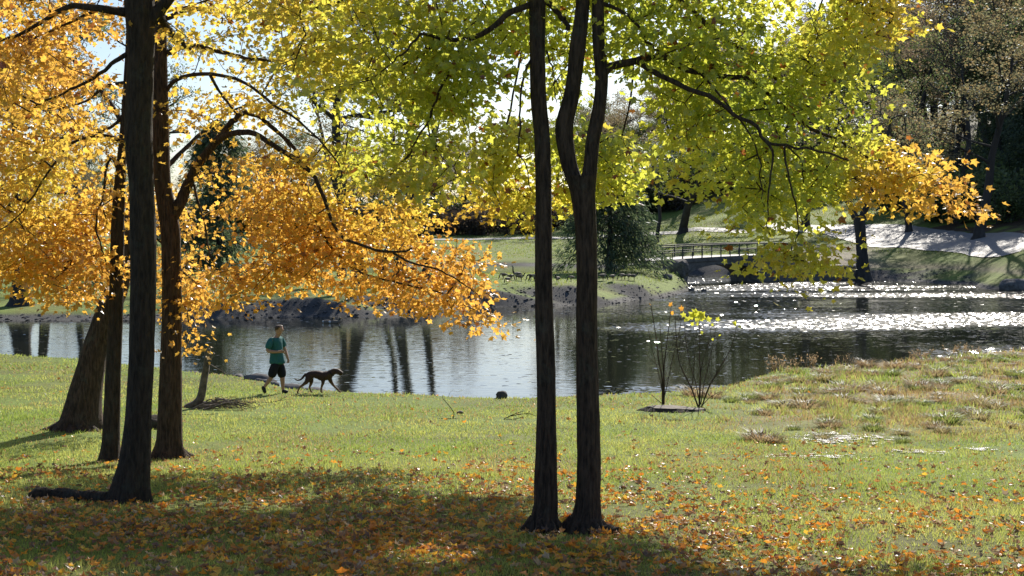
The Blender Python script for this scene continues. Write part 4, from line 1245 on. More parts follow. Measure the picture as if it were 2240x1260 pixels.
# wing wall, boulders and the long retaining wall
def wall_run(name, pts, thick, top, mat, label, cat):
    """a wall along world (x, y) points with its own coping; top heights per point"""
    o = thing(name, (pts[0][0], pts[0][1], 0), label, cat)
    off = np.array([pts[0][0], pts[0][1], 0])
    P = spline(pts, 30); Tz = np.interp(np.linspace(0, 1, 30), np.linspace(0, 1, len(top)), top)
    T = np.gradient(P, axis=0); T /= np.linalg.norm(T, axis=1, keepdims=True); Nn = np.stack([-T[:, 1], T[:, 0]], 1)
    for nm, w, lo, hi, mt in (('wall', thick, -.9, 0, mat), ('coping', thick + .12, .003, .14, 'coping')):
        mb = MB(); n = 30
        A = P - Nn * w / 2; B = P + Nn * w / 2
        zl = (np.full(n, lo) if nm == 'wall' else Tz + lo); zh = Tz + hi
        V = np.concatenate([np.c_[A, zh], np.c_[A, zl], np.c_[B, zl], np.c_[B, zh]]) - off
        q = [(a * n + k, ((a + 1) % 4) * n + k, ((a + 1) % 4) * n + k + 1, a * n + k + 1) for k in range(n - 1) for a in range(4)]
        mb.add(V, np.array(q)[:, ::-1]); mb.add(np.array([V[a * n] for a in range(4)] + [V[a * n + n - 1] for a in range(4)]), [(0, 1, 2, 3), (7, 6, 5, 4)])
        mb.build(nm, M[mt], o, smooth=False)
    return o


wall_run('retaining_wall', [gp(1700, 122.9), gp(1760, 124.2), gp(1820, 124.6), gp(1872, 124.2)], .5, [1.2, 1.2, 1.25, 1.25], 'stonewall', 'dark stone retaining wall along the water right of the bridge', 'wall')
wall_run('approach_wall', [gp(1345, 111.0), gp(1390, 110.8), gp(1434, 111.4)], .6, [1.35, 1.75, 1.85], 'stonewall', 'low stone approach wall at the left end of the bridge', 'wall')
boulder('boulder', on_ground(1484, 109.5) + Vector((0, 0, .35)), (.45, 1.3, .75), 61, 'slanting pale-topped boulder below the left end of the bridge', 'boulder', rz=.4)
boulder('boulder', on_ground(2226, 105) + Vector((0, 0, .1)), (1.3, .9, .5), 63, 'large bluish boulder on the water edge at the far right', 'boulder')
for k, (px, d, sz) in enumerate([(1512, 104, .14), (1540, 103, .12), (1460, 104, .25)]):
    boulder('boulder', (gp(px, d)[0], d, max(hgt(*gp(px, d)), 0) + .05), (sz * 1.5, sz, sz), 64 + k, ['small dark stone in the shallows below the bridge arch', 'tiny outermost stone in the shallows right of the spit', 'small stone on the tip of the grassy spit'][k], 'stone')


# riprap on the far banks: uncountable rubble
def rubble():
    mb = MB()
    base = np.array([(0, 0, .7), (.8, 0, 0), (0, .8, 0), (-.8, 0, 0), (0, -.8, 0), (0, 0, -.5), (.55, .55, .35), (-.5, .5, .3), (-.55, -.5, .35), (.5, -.55, .3)])
    tri = np.array([(0, 6, 7), (0, 7, 8), (0, 8, 9), (0, 9, 6), (6, 1, 2), (6, 2, 7), (7, 2, 3), (7, 3, 8), (8, 3, 4), (8, 4, 9), (9, 4, 1), (9, 1, 6), (5, 2, 1), (5, 3, 2), (5, 4, 3), (5, 1, 4)])
    n = 0
    P = []
    while n < 3600:
        px = rng.uniform(-350, 2500, 4000); d = rng.uniform(69, 128, 4000)
        x = (px - 1120) / F * d; z = height(x, d)
        z2 = height(x, d + .8)
        k = (z > -.12) & (z < 1.15) & ((z2 - z) > .12)
        k |= (z > -.15) & (z < .2)
        P.append(np.stack([x[k], d[k], z[k]], 1)); n += k.sum()
    P = np.concatenate(P)[:3600]
    m = len(P)
    s = .03 + .11 * rng.random(m) ** 3
    a = rng.uniform(0, 6.28, m)
    v = base[None] * (1 + .35 * (rng.random((m, 10, 1)) - .5)) * s[:, None, None] * np.array([1.3, 1, .7])
    c, sn = np.cos(a)[:, None], np.sin(a)[:, None]
    V = np.stack([v[..., 0] * c - v[..., 1] * sn, v[..., 0] * sn + v[..., 1] * c, v[..., 2]], -1) + P[:, None]
    f = (tri[None] + (np.arange(m) * 10)[:, None, None]).reshape(-1, 3)
    col = np.repeat(rng.uniform(.3, .95, (m, 1)) * np.array([[.95, .97, 1.05]]), 10, 0)
    mb.add(V.reshape(-1, 3), f, col)
    tag(mb.build('bank_rubble', M['rock'], smooth=False), 'broken grey stone rubble lining the far banks', 'rubble', kind='stuff')


rubble()

# stones along the near shore
st = [(415, 812, .16), (432, 815, .13), (478, 816, .12), (520, 826, .13), (548, 829, .15), (562, 824, .24), (578, 833, .22), (596, 834, .16), (640, 848, .24), (655, 850, .2), (672, 856, .16), (690, 852, .24),
      (706, 853, .14), (745, 860, .12), (1007, 869, .13), (1040, 872, .1)]
for px, py, s in st:
    ds = float(np.interp(px, SH_PX, SH_D)) - rng.uniform(.1, .5); x = (px - 1120) / F * ds
    boulder('shore_stone', (x, ds, max(hgt(x, ds), .0) + s * .25), (s * 1.6, s, s * .75), int(px), 'grey stone at the water edge between the snag and the dog', 'stone', 'stones on the near water edge', col=(.8, .8, .85), sub=2, rz=px)
p = at(1097, 873)
boulder('boulder', (p.x, p.y + .2, p.z + .05), (.13, .12, .11), 97, 'lone dark rock on the near shore between the dog and the slender trunk', 'rock', col=(.5, .5, .5))
p = at(338, 935)
boulder('boulder', (p.x, p.y, p.z + .06), (.3, .25, .16), 98, 'dark rock on the lawn between the two left trunks', 'rock', col=(.4, .38, .35))

# ------------------------------------------------------------------ dead wood on the lawn
def dead(name, label, base_px, base_py, rows, mat='deadwood', group=None, cat='branch', dd=0.0):
    """rows: list of (list of (px, py, dy), r0, r1) tubes"""
    p = at(base_px, base_py)
    mb = MB()
    for pts, r0, r1 in rows:
        P = spline([px2(a, b, p.y + (c if len(q) > 2 else 0)) for q in pts for a, b, c in [(q + (0,))[:3]]], 18)
        mb.tube(P - np.array(p), np.linspace(r0, r1, 18), 7, rough=.1)
    o = mb.build(name, M[mat]); o.location = p
    return tag(o, label, cat, group)


snag = dead('snag', 'broken upright dead trunk with a jagged top beside the brush heap', 440, 892,
            [([(398, 905), (412, 892), (430, 882), (440, 868), (446, 835), (452, 795), (455, 768)], .105, .072), ([(452, 798), (460, 782), (468, 772)], .06, .03), ([(428, 886), (440, 884), (460, 882)], .1, .04),
             ([(455, 772), (457, 765), (458, 762)], .06, .02)], 'deadwood', cat='dead tree')
dead('fallen_branch', 'long bare twig slanting down right from the snag to the shore', 440, 892, [([(460, 798), (478, 808), (490, 815), (500, 824)], .018, .008), ([(478, 808), (484, 806), (492, 818)], .008, .004)])
for k in range(16):
    x0 = 400 + rng.uniform(0, 50); y0 = 905 - (x0 - 400) * .35 + rng.uniform(-3, 8)
    L = rng.uniform(60, 130); sl = rng.uniform(-.12, .12)
    pts = [(x0, y0), (x0 + L * .35, y0 - rng.uniform(4, 18)), (x0 + L * .7, y0 - rng.uniform(0, 14) + sl * L), (x0 + L, y0 + sl * L * 1.2 + rng.uniform(-4, 6))]
    rows = [(pts, rng.uniform(.014, .035), .005)]
    for j in range(4):
        a = pts[1 + j % 2]
        rows.append(([(a[0] + j * 6, a[1]), (a[0] + 14 + j * 6, a[1] - rng.uniform(-5, 7)), (a[0] + 32 + j * 6, a[1] - rng.uniform(-10, 10))], .007, .003))
    dead('fallen_branch', 'dead branch heaped with others at the foot of the snag', 440 + rng.uniform(-10, 30), 894 + rng.uniform(-4, 4), rows, group='brush heap beside the snag')
dead('fallen_branch', 'long thin dead branch trailing right out of the brush heap', 520, 880, [([(470, 870), (510, 876), (560, 880), (600, 879), (630, 866)], .016, .005), ([(590, 879), (615, 876), (640, 872)], .006, .003)])
dead('fallen_branch', 'straight dead stick on the grass in front of the brush heap', 430, 908, [([(396, 907), (430, 908), (478, 905)], .014, .006)])
dead('twig', 'thin curved twig standing up from the lawn with its stick on the ground', 992, 916, [([(991, 916), (993, 905), (988, 895), (978, 882), (969, 872), (968, 864)], .010, .004), ([(960, 916), (990, 915.5), (1028, 917)], .011, .006), ([(981, 869), (985, 858), (992, 852)], .003, .002)], 'bark_grey')
dead('fallen_branch', 'small forked fallen branch on the lawn just left of the slender trunk', 1103, 918, [([(1102, 917), (1118, 909), (1130, 904), (1145, 899)], .011, .005), ([(1118, 910), (1140, 906), (1158, 905), (1172, 910)], .009, .004), ([(1104, 918), (1124, 917), (1144, 912)], .01, .005), ([(1150, 906), (1156, 902), (1160, 899)], .005, .003)], 'bark_grey')
p = at(1007, 905)
boulder('bark_chip', (p.x, p.y, p.z + .03), (.07, .05, .03), 120, 'small dark bark chip on the lawn right of the standing twig', 'bark chip', mat='deadwood')

# fallen log beside the thick trunk
def log(label, rows, r, seed):
    P = spline([np.array(at(*q)) + np.array([0, 0, r * .55]) for q in rows], 30)
    mb = MB(); b = P[0].copy(); P[:, 2] += .25 * r * (vnoise(np.arange(30) * .35, np.ones(30), seed + 3) - .5); mb.tube(P - b, r * (np.minimum(1, .25 + np.arange(30) / 5)) * (1 + .4 * (vnoise(np.arange(30) * .3, np.zeros(30), seed) - .5)), 14, rough=.07)
    o = mb.build('fallen_log', M['bark_grey']); o.location = b
    return tag(o, label, 'log')


log('dark rotting log lying at the foot of the thick left trunk', [(62, 1092), (110, 1090), (170, 1094), (236, 1098)], .075, 5)
log('knotted dark root wood on the ground right of the forked trunk', [(1312, 1166), (1330, 1166), (1352, 1172)], .05, 6)
p = on_ground(420, 80)
mb = MB(); mb.tube(spline([(-.6, 0, 0), (0, .1, .05), (.6, 0, .02)], 10), .2, 9, rough=.08)
o = mb.build('fallen_log', M['bark_far']); o.location = p + Vector((0, 0, .15)); tag(o, 'dark log lying on the far bank behind the orange leaves', 'log')

# low stump slab with two saplings
def stump():
    a = at(1395, 899); b = at(1556, 898)
    o = thing('tree_stump', ((a.x + b.x) / 2, (a.y + b.y) / 2, (a.z + b.z) / 2), 'long low weathered stump under the two saplings by the shore', 'stump')
    w = (b.x - a.x) / 2
    n = 48; th = np.linspace(0, 2 * math.pi, n, endpoint=False)
    rr = 1 + .10 * np.sin(3 * th + 1) + .06 * np.sin(7 * th)
    lev = [(-.12, 1.03, 1), (0, 1.02, 1), (.03, .92, .9), (.065, .80, .78), (.085, .74, .7)]
    V = []
    for z, k, _ in lev:
        V += [(math.cos(t) * w * k * r, math.sin(t) * .42 * k * r, z + (.015 * math.sin(5 * t) if z > .1 else 0) - .05 * max(0, math.cos(t))) for t, r in zip(th, rr)]
    mb = MB()
    f = [(l * n + k, l * n + (k + 1) % n, (l + 1) * n + (k + 1) % n, (l + 1) * n + k) for l in range(len(lev) - 1) for k in range(n)]
    mb.add(V, f)
    top = [V[(len(lev) - 1) * n + k] for k in range(n)]
    mb.build('bark', M['bark_grey'], o)
    m2 = MB(); m2.add([(x, y, z + .003) for x, y, z in top] + [(0, 0, .075)], [(k, (k + 1) % n, n) for k in range(n)])
    m2.build('cut_face', M['deadwood'], o)
    return o


stump()


def sapling(label, px, py, stems, leaves, r=.014):
    p = at(px, py); d = p.y - .1
    o = thing('sapling', p, label, 'sapling')
    off = np.array(p)
    for rows, r0, r1 in stems:
        mb = MB(); P = spline([px2(a, b, d + .02 * rng.normal()) for a, b in rows], 20)
        mb.tube(P - off, np.linspace(r0 * 1.25, r1 * 1.6, 20), 6, rough=.05)
        mb.build('stem', M['bark'], o)
    mb = MB()
    pos = np.array([px2(a, b, d) for a, b, _, _ in leaves]); m = len(pos)
    sz = np.array([s for *_, s, _ in leaves]) * 1.15
    pal = {0: (.9, .42, .05), 1: (.68, .68, .07)}
    col = np.array([pal[k] for *_, k in leaves])
    ax = unit(rng.normal(0, .7, (m, 3)) * np.array([1, .4, .6]) + np.array([0, 0, .25])); nr = unit(rng.normal(0, .3, (m, 3)) + np.array([.1, -1, .3]))
    add_leaves(mb, pos - off, ax, nr, sz, col, LEAF, LEAF_T, .3)
    mb.build('leaves', M['leaf'], o, smooth=False)
    return o


sapling('bare multi-stemmed sapling with a few orange leaves, left of the pair on the stump', 1450, 887,
        [([(1449, 888), (1449, 845), (1447, 818), (1441, 790), (1437, 750), (1430, 705), (1424, 668)], .017, .005), ([(1452, 888), (1453, 845), (1452, 810), (1455, 780), (1459, 750), (1465, 700), (1469, 665)], .016, .004),
         ([(1451, 860), (1451, 818), (1449, 780), (1446, 745), (1443, 700)], .012, .003), ([(1455, 806), (1465, 800), (1475, 792)], .006, .003), ([(1447, 798), (1435, 796), (1420, 782), (1405, 769)], .006, .002),
         ([(1447, 882), (1437, 874), (1428, 866), (1420, 862)], .007, .003), ([(1455, 835), (1470, 815), (1490, 800)], .004, .002), ([(1454, 790), (1462, 770), (1478, 752)], .004, .002), ([(1450, 880), (1446, 840), (1436, 800), (1426, 760), (1418, 720)], .009, .003), ([(1453, 870), (1462, 830), (1470, 790), (1482, 745), (1490, 700)], .009, .003), ([(1441, 770), (1432, 750), (1420, 738)], .004, .002), ([(1462, 740), (1472, 722), (1478, 700)], .004, .002)],
        [(1464, 670, .11, 0), (1469, 688, .1, 0), (1495, 676, .12, 0), (1424, 668, .07, 0)])
sapling('branching sapling topped by yellow-green leaves, right of the pair on the stump', 1532, 890,
        [([(1528, 892), (1520, 870), (1512, 848), (1500, 825), (1487, 795), (1483, 775), (1480, 745), (1477, 700), (1477, 690)], .016, .004), ([(1530, 892), (1531, 850), (1532, 815), (1530, 780), (1531, 740), (1529, 700)], .018, .004),
         ([(1534, 892), (1545, 862), (1555, 838), (1566, 820), (1580, 795), (1595, 770), (1606, 740), (1611, 715)], .015, .004), ([(1513, 850), (1516, 820), (1519, 785), (1523, 745), (1523, 705)], .008, .003),
         ([(1533, 812), (1540, 780), (1548, 755), (1556, 715)], .009, .003), ([(1535, 888), (1550, 872), (1565, 862), (1577, 856)], .008, .003), ([(1534, 810), (1545, 795), (1560, 783), (1573, 768)], .004, .002),
         ([(1536, 815), (1550, 828), (1566, 838), (1577, 842)], .004, .002), ([(1565, 820), (1571, 800), (1574, 786)], .006, .002), ([(1578, 798), (1590, 785), (1600, 772)], .004, .002), ([(1584, 788), (1580, 775), (1578, 770)], .004, .002), ([(1482, 775), (1487, 755), (1488, 735)], .004, .002), ([(1533, 885), (1540, 840), (1552, 790), (1562, 740), (1568, 700)], .010, .003), ([(1530, 880), (1522, 840), (1508, 790), (1500, 740), (1496, 700)], .010, .003), ([(1556, 838), (1575, 810), (1592, 790), (1612, 770)], .006, .002), ([(1505, 830), (1494, 815), (1478, 806)], .004, .002), ([(1548, 755), (1555, 740), (1552, 722)], .004, .002)],
        [(1516, 690, .20, 1), (1510, 698, .16, 1), (1522, 692, .18, 1), (1530, 696, .18, 1), (1541, 690, .17, 1), (1520, 700, .14, 1), (1533, 702, .14, 1), (1506, 702, .13, 1), (1512, 712, .09, 1), (1527, 712, .08, 1), (1534, 724, .09, 1),
         (1556, 712, .07, 1), (1611, 712, .13, 1), (1617, 713, .12, 1), (1606, 710, .09, 1), (1525, 684, .14, 1), (1537, 686, .12, 1), (1568, 702, .10, 1), (1496, 702, .10, 1), (1545, 700, .13, 1), (1500, 690, .12, 1), (1562, 742, .07, 1), (1575, 735, .06, 1)])


# ------------------------------------------------------------------ grass, fallen leaves, tussocks
def lawn_grass():
    n = 300000
    d = np.exp(rng.uniform(math.log(9.5), math.log(52), n)); px = rng.uniform(-220, 2460, n)
    x = (px - 1120) / F * d
    z = height(x, d)
    s = np.interp(1120 + F * x / d, SH_PX, SH_D) - d
    k = (s > .25) & (z > .05)
    # bare and leaf-covered patches
    k &= rng.random(n) < .25 + 1.1 * sstep((fbm(x * .6, d * .6, 121, 3) - .3) / .2)
    x, d, z, px = x[k], d[k], z[k], px[k]
    n = len(x)
    marsh = sstep((px - 1520) / 280) * sstep((d - 23) / 7)
    clump = fbm(x * 1.6, d * 1.6, 131, 3)
    h = rng.uniform(.018, .046, n) * (1 + .8 * sstep((clump - .5) / .2)) * (1 + 1.6 * marsh * sstep((clump - .42) / .2)) * (.85 + .012 * d)
    w = rng.uniform(.0035, .006, n) * np.maximum(d / 11, 1) ** 1.0
    a = rng.uniform(0, 6.28, n)
    lean = rng.normal(0, .5, (n, 2)) * h[:, None]
    b0 = np.stack([x - np.cos(a) * w, d - np.sin(a) * w, z - .01], 1); b1 = np.stack([x + np.cos(a) * w, d + np.sin(a) * w, z - .01], 1)
    tp = np.stack([x + lean[:, 0], d + lean[:, 1], z + h], 1)
    V = np.stack([b0, b1, tp], 1).reshape(-1, 3)
    f = np.arange(n * 3).reshape(-1, 3)
    t = np.clip(.5 + 2.0 * (fbm(x * .5, d * .5, 141, 4) - .5) + rng.normal(0, .18, n), 0, 1)[:, None]
    col = np.array([.28, .38, .07]) * (1 - t) + np.array([.54, .54, .15]) * t
    straw = (rng.random(n) < .06 + .34 * sstep((fbm(x * .55, d * .40, 66, 4) - .46) / .12) + .5 * marsh * sstep((fbm(x * .7, d * .7, 61, 4) - .35) / .25))[:, None]
    col = np.where(straw, np.array([.42, .30, .13]), col) * rng.uniform(.75, 1.1, (n, 1))
    mb = MB(); mb.add(V, f, np.repeat(col, 3, 0))
    tag(mb.build('lawn_grass', M['grassblade'], smooth=False), 'short sunlit green grass covering the lawn', 'grass', kind='stuff')


lawn_grass()


def far_grass():
    n = 90000
    px = rng.uniform(-300, 2600, n); d = rng.uniform(76, 215, n) ; x = (px - 1120) / F * d
    z = height(x, d); z2 = height(x, d + .8)
    k = (z > .75) & (np.abs(z2 - z) < .22)
    k &= ~((px > 1660) & (d > 118) & (z > 2.7) & (d < 166)) & ~((px > 1660) & (z < 2.2)) & ~((px > 1960) & (d > 150))
    x, d, z = x[k], d[k], z[k]; n = len(x)
    h = rng.uniform(.06, .16, n) * (.7 + d / 240); w = rng.uniform(.03, .06, n) * d / 120
    a = rng.uniform(0, 6.28, n); lean = rng.normal(0, .5, (n, 2)) * h[:, None]
    V = np.stack([np.stack([x - np.cos(a) * w, d - np.sin(a) * w, z - .02], 1), np.stack([x + np.cos(a) * w, d + np.sin(a) * w, z - .02], 1), np.stack([x + lean[:, 0], d + lean[:, 1], z + h], 1)], 1).reshape(-1, 3)
    t = rng.random((n, 1))
    col = np.array([.19, .27, .05]) * (1 - t) + np.array([.34, .36, .09]) * t
    mb = MB(); mb.add(V, np.arange(n * 3).reshape(-1, 3), np.repeat(col, 3, 0))
    tag(mb.build('far_grass', M['grassblade'], smooth=False), 'grass on the far banks and the slope across the pond', 'grass', kind='stuff')


far_grass()


def litter():
    n = 60000
    d = np.exp(rng.uniform(math.log(9.8), math.log(44), n)); px = rng.uniform(-200, 2440, n)
    x = (px - 1120) / F * d; z = height(x, d); py = HZ + F * (EYE - z) / d
    s = np.interp(px, SH_PX, SH_D) - d
    dens = .010 + .16 * sstep((py - 930) / 130) + .25 * sstep((py - 1000) / 90) * (1 - .55 * sstep((px - 1300) / 500) * sstep((1120 - py) / 80))
    dens = dens + .25 * sstep((py - 1080) / 120) * (1 - .5 * sstep((px - 1500) / 500))
    dens = dens * (.35 + 1.3 * sstep((fbm(x * .9, d * .9, 151, 4) - .36) / .22))
    dens = dens + .30 * np.exp(-((px - 1790) / 170) ** 2 - ((py - 1000) / 22) ** 2)
    dens = dens + .22 * sstep((px - 330) / 150) * sstep((1230 - px) / 100) * np.exp(-((py - 1085) / 50) ** 2)
    dens = dens * (1 - .45 * sstep((px - 1350) / 300))
    k = (s > .4) & (rng.random(n) < dens * .72)
    x, d, z, px, py = x[k], d[k], z[k], px[k], py[k]; n = len(x)
    pos = np.stack([x, d, z + rng.uniform(.012, .05, n)], 1)
    a = rng.uniform(0, 6.28, n)
    ax = np.stack([np.cos(a), np.sin(a), rng.normal(0, .25, n)], 1)
    nr = unit(np.stack([rng.normal(0, .38, n), rng.normal(0, .38, n), np.ones(n)], 1))
    pal = np.array([(.85, .38, .05), (.76, .28, .04), (.90, .50, .06), (.50, .24, .08), (.34, .18, .09), (.58, .42, .25), (.24, .13, .07), (.92, .60, .08)])
    w = np.array([.2, .17, .13, .14, .12, .1, .1, .04])
    col = pal[rng.choice(8, n, p=w / w.sum())] * rng.uniform(.75, 1.1, (n, 1))
    mb = MB(); add_leaves(mb, pos, ax, nr, rng.uniform(.04, .092, n) * (1 + .012 * np.maximum(d - 14, 0)), col, curl=.75)
    tag(mb.build('leaf_litter', M['litter'], smooth=False), 'fallen orange and brown maple leaves scattered over the lawn', 'fallen leaves', kind='stuff')
    return n


litter()


def tuft_mesh(seed, h, w, n, c0, c1):
    g = np.random.default_rng(seed)
    mb = MB()
    for k in range(n):
        a = g.random() * 6.28; r = w * .35 * g.random() ** .5
        b = np.array([math.cos(a) * r, math.sin(a) * r, -.02]); hh = h * g.uniform(.5, 1.1)
        o = unit(np.array([math.cos(a), math.sin(a), 0]) + g.normal(0, .5, 3) * np.array([1, 1, 0])) * w * g.uniform(.15, .7)
        m = b + o * .35 + np.array([0, 0, hh * .7]); t = b + o + np.array([0, 0, hh])
        sd = np.array([-math.sin(a), math.cos(a), 0]) * g.uniform(.007, .013)
        u = g.random(); col = np.array(c0) * (1 - u) + np.array(c1) * u
        mb.add([b - sd, b + sd, m + sd * .7, m - sd * .7, t], [(0, 1, 2), (0, 2, 3), (3, 2, 4)], col)
    return mb.mesh('grass_tuft', M['grassblade'], smooth=False)


TB = [tuft_mesh(71 + k, .27, .55, 150, (.34, .25, .13), (.36, .33, .15)) for k in range(2)]
TG = [tuft_mesh(81 + k, .26, .5, 150, (.16, .22, .05), (.30, .32, .09)) for k in range(2)]
TR = [tuft_mesh(91 + k, .30, .6, 130, (.30, .19, .10), (.38, .31, .17)) for k in range(2)]
spots = [(2115, 905, 0), (2208, 935, 0), (1905, 925, 1), (1970, 950, 0), (1975, 968, 1), (1800, 925, 1), (2040, 915, 0), (2060, 945, 0), (1735, 940, 1), (1640, 875, 1), (1710, 890, 0), (1790, 885, 1), (1860, 880, 0), (1935, 880, 0),
         (1760, 860, 1), (1830, 852, 2), (1880, 856, 2), (1950, 850, 2), (2000, 845, 2), (2060, 850, 2), (2090, 838, 0), (2150, 845, 2), (2200, 830, 2), (2230, 850, 1), (2085, 800, 0), (2150, 790, 2), (1720, 840, 1), (1690, 850, 1),
         (1740, 815, 2), (1780, 815, 2), (1850, 820, 2), (1910, 820, 2), (1960, 805, 2), (2010, 805, 2), (2210, 800, 2), (1600, 880, 1), (1560, 870, 2), (1520, 866, 2), (1660, 905, 1), (2140, 880, 1), (2020, 885, 1), (2180, 895, 0),
         (1700, 830, 2), (1770, 838, 2), (1820, 806, 0), (1890, 800, 2), (2110, 815, 2), (2180, 812, 0), (2050, 822, 2), (1665, 842, 2)]
for q in range(85):
    px_ = rng.uniform(1640, 2300); y0 = np.interp(px_, [1650, 1900, 2300], [830, 798, 770]); spots.append((px_, y0 + 3 + rng.random() ** 1.6 * 150, int(rng.choice([0, 1, 2], p=[.3, .3, .4]))))
TL = ['bleached brown grass tussock on the marshy ground at right', 'green grass tuft on the marshy ground at right', 'reddish dry weed clump along the marshy shore at right']
for px, py, k in spots:
    p = at(px, py)
    if p.z < .03: continue
    o = link('grass_tussock', (TB, TG, TR)[k][rng.integers(2)])
    s = rng.uniform(.45, 1.15)
    o.location = p; o.rotation_euler = (0, 0, rng.uniform(0, 6.28)); o.scale = (s * 1.3, s * 1.3, s * rng.uniform(.5, .85))
    tag(o, TL[k], 'grass tussock', ['brown tussocks on the marshy ground', 'green tufts on the marshy ground', 'reddish weed clumps by the shore'][k])


# tall dry seed stalks at the water edge
for k in range(10):
    px = rng.uniform(1690, 2080) if k < 7 else rng.uniform(2080, 2260); ds = float(np.interp(px, SH_PX, SH_D)) - rng.uniform(.4, 1.6); x = (px - 1120) / F * ds
    mb = MB()
    for q in range(rng.integers(7, 13)):
        b = rng.normal(0, .14, 3) * np.array([1, 1, 0]); tp = b + np.array([rng.normal(0, .16), rng.normal(0, .16), rng.uniform(.22, .5)])
        P = spline([b, (b + tp) / 2 + rng.normal(0, .03, 3), tp], 8); mb.tube(P, np.linspace(.007, .004, 8), 4, (.36, .27, .15), cap=False)
        m = 9
        add_leaves(mb, P[rng.integers(4, 8, m)] + rng.normal(0, .025, (m, 3)), unit(rng.normal(0, .6, (m, 3)) + np.array([0, 0, .8])), unit(rng.normal(0, 1, (m, 3))), rng.uniform(.04, .1, m), np.tile([.38, .27, .15], (m, 1)), DIAM * np.array([.5, 1]), DIAM_T, .2)
    o = mb.build('weed_stalks', M['grassblade'], smooth=False); o.location = (x, ds, hgt(x, ds) - .01)
    tag(o, 'tall dry seed stalks growing along the marshy shore at right', 'weed', 'dry stalks along the marshy shore')


# wet ground showing between the grass in many small patches
def puddle(px, py, wx, wy, n, seed):
    g = np.random.default_rng(seed)
    c = at(px, py); mb = MB()
    for k in range(n):
        a, r = g.random() * 6.28, g.random() ** .7
        x0 = c.x + math.cos(a) * r * wx; y0 = c.y + math.sin(a) * r * wy
        m = 14; th = np.linspace(0, 2 * math.pi, m, endpoint=False); s = g.uniform(.02, .075) * (1.25 - r)
        rr = s * (1 + .5 * np.sin(2 * th + g.random() * 6) + .3 * np.sin(3 * th + g.random() * 6))
        x = x0 + 1.6 * rr * np.cos(th); y = y0 + rr * np.sin(th)
        z = height(x, y) + .02
        mb.add(np.concatenate([np.stack([x, y, z], 1), [[x0, y0, hgt(x0, y0) + .021 + .002 * (k % 4)]]]), [(j, (j + 1) % m, m) for j in range(m)])
    tag(mb.build('puddle', M['puddle']), 'shallow glinting puddle in the grass at right', 'puddle', kind='structure')


M['puddle'] = rough_mat('wet_ground', (.05, .042, .03), (.09, .075, .055), 34, (1, 1, 1), .33, .9, .05, spec=.65)
puddle(1840, 962, 1.1, 1.1, 150, 3); puddle(1780, 1000, .9, .6, 50, 5); puddle(2010, 990, .5, .4, 42, 7); puddle(2130, 985, .4, .25, 14, 9)

# ------------------------------------------------------------------ the walker, the dog, geese and ducks
def skin(chains, sub=2, grow_r=1.12):
    """grow one continuous surface over joints; chains of (x, y, z, r) whose first row may be an index tuple into earlier joints"""
    V = []; Ed = []; Rr = []
    names = {}
    for ch in chains:
        prev = None
        for row in ch:
            if isinstance(row, str):
                prev = names[row]; continue
            nm = row[4] if len(row) > 4 else None
            V.append(row[:3]); Rr.append(row[3]); k = len(V) - 1
            if nm: names[nm] = k
            if prev is not None: Ed.append((prev, k))
            prev = k
    me = bpy.data.meshes.new('skin'); me.from_pydata([tuple(v) for v in V], Ed, [])
    o = bpy.data.objects.new('skin', me); COL.objects.link(o)
    m = o.modifiers.new('skin', 'SKIN'); m.use_smooth_shade = True; m.branch_smoothing = .3
    lay = me.skin_vertices[0].data
    for k, r in enumerate(Rr):
        lay[k].radius = (r * grow_r, r * grow_r) if not isinstance(r, tuple) else (r[0] * grow_r, r[1] * grow_r)
        lay[k].use_root = (k == 0)
    s = o.modifiers.new('sub', 'SUBSURF'); s.levels = sub; s.render_levels = sub
    dg = bpy.context.evaluated_depsgraph_get()
    out = bpy.data.meshes.new_from_object(o.evaluated_get(dg))
    bpy.data.objects.remove(o); bpy.data.meshes.remove(me)
    for p in out.polygons: p.use_smooth = True
    return out


def paint(me, fn, mat):
    n = len(me.vertices); v = np.zeros(n * 3); me.vertices.foreach_get('co', v); v = v.reshape(-1, 3)
    for a in list(me.color_attributes): me.color_attributes.remove(a)
    a = me.color_attributes.new('Col', 'FLOAT_COLOR', 'POINT')
    c = np.concatenate([fn(v), np.ones((n, 1))], 1)
    a.data.foreach_set('color', c.astype(np.float32).ravel())
    me.materials.clear(); me.materials.append(mat)
    return me


def plain(name, col, rough=.7, spec=.3):
    m, nt, out = new_mat(name)
    b = N(nt, 'ShaderNodeBsdfPrincipled', Roughness=rough); b.inputs['Specular IOR Level'].default_value = spec
    tc = N(nt, 'ShaderNodeTexCoord'); nz = N(nt, 'ShaderNodeTexNoise', Scale=35.0, Detail=4.0)
    nt.links.new(tc.outputs['Object'], nz.inputs['Vector'])
    mr = N(nt, 'ShaderNodeMapRange'); mr.inputs[3].default_value = .75; mr.inputs[4].default_value = 1.25
    nt.links.new(nz.outputs['Fac'], mr.inputs[0])
    if col is None:
        a = N(nt, 'ShaderNodeAttribute', attribute_name='Col'); src = a.outputs['Color']
    else:
        c = N(nt, 'ShaderNodeRGB'); c.outputs[0].default_value = (*col, 1); src = c.outputs[0]
    vm = N(nt, 'ShaderNodeVectorMath', operation='SCALE')
    nt.links.new(src, vm.inputs[0]); nt.links.new(mr.outputs[0], vm.inputs['Scale'])
    n3 = N(nt, 'ShaderNodeTexNoise', Scale=7.0, Detail=3.0); nt.links.new(tc.outputs['Object'], n3.inputs['Vector'])
    bp = N(nt, 'ShaderNodeBump', Strength=.6, Distance=.05); nt.links.new(n3.outputs['Fac'], bp.inputs['Height']); nt.links.new(bp.outputs[0], b.inputs['Normal'])
    nt.links.new(vm.outputs[0], b.inputs['Base Color']); nt.links.new(b.outputs[0], out.inputs[0])
    return m


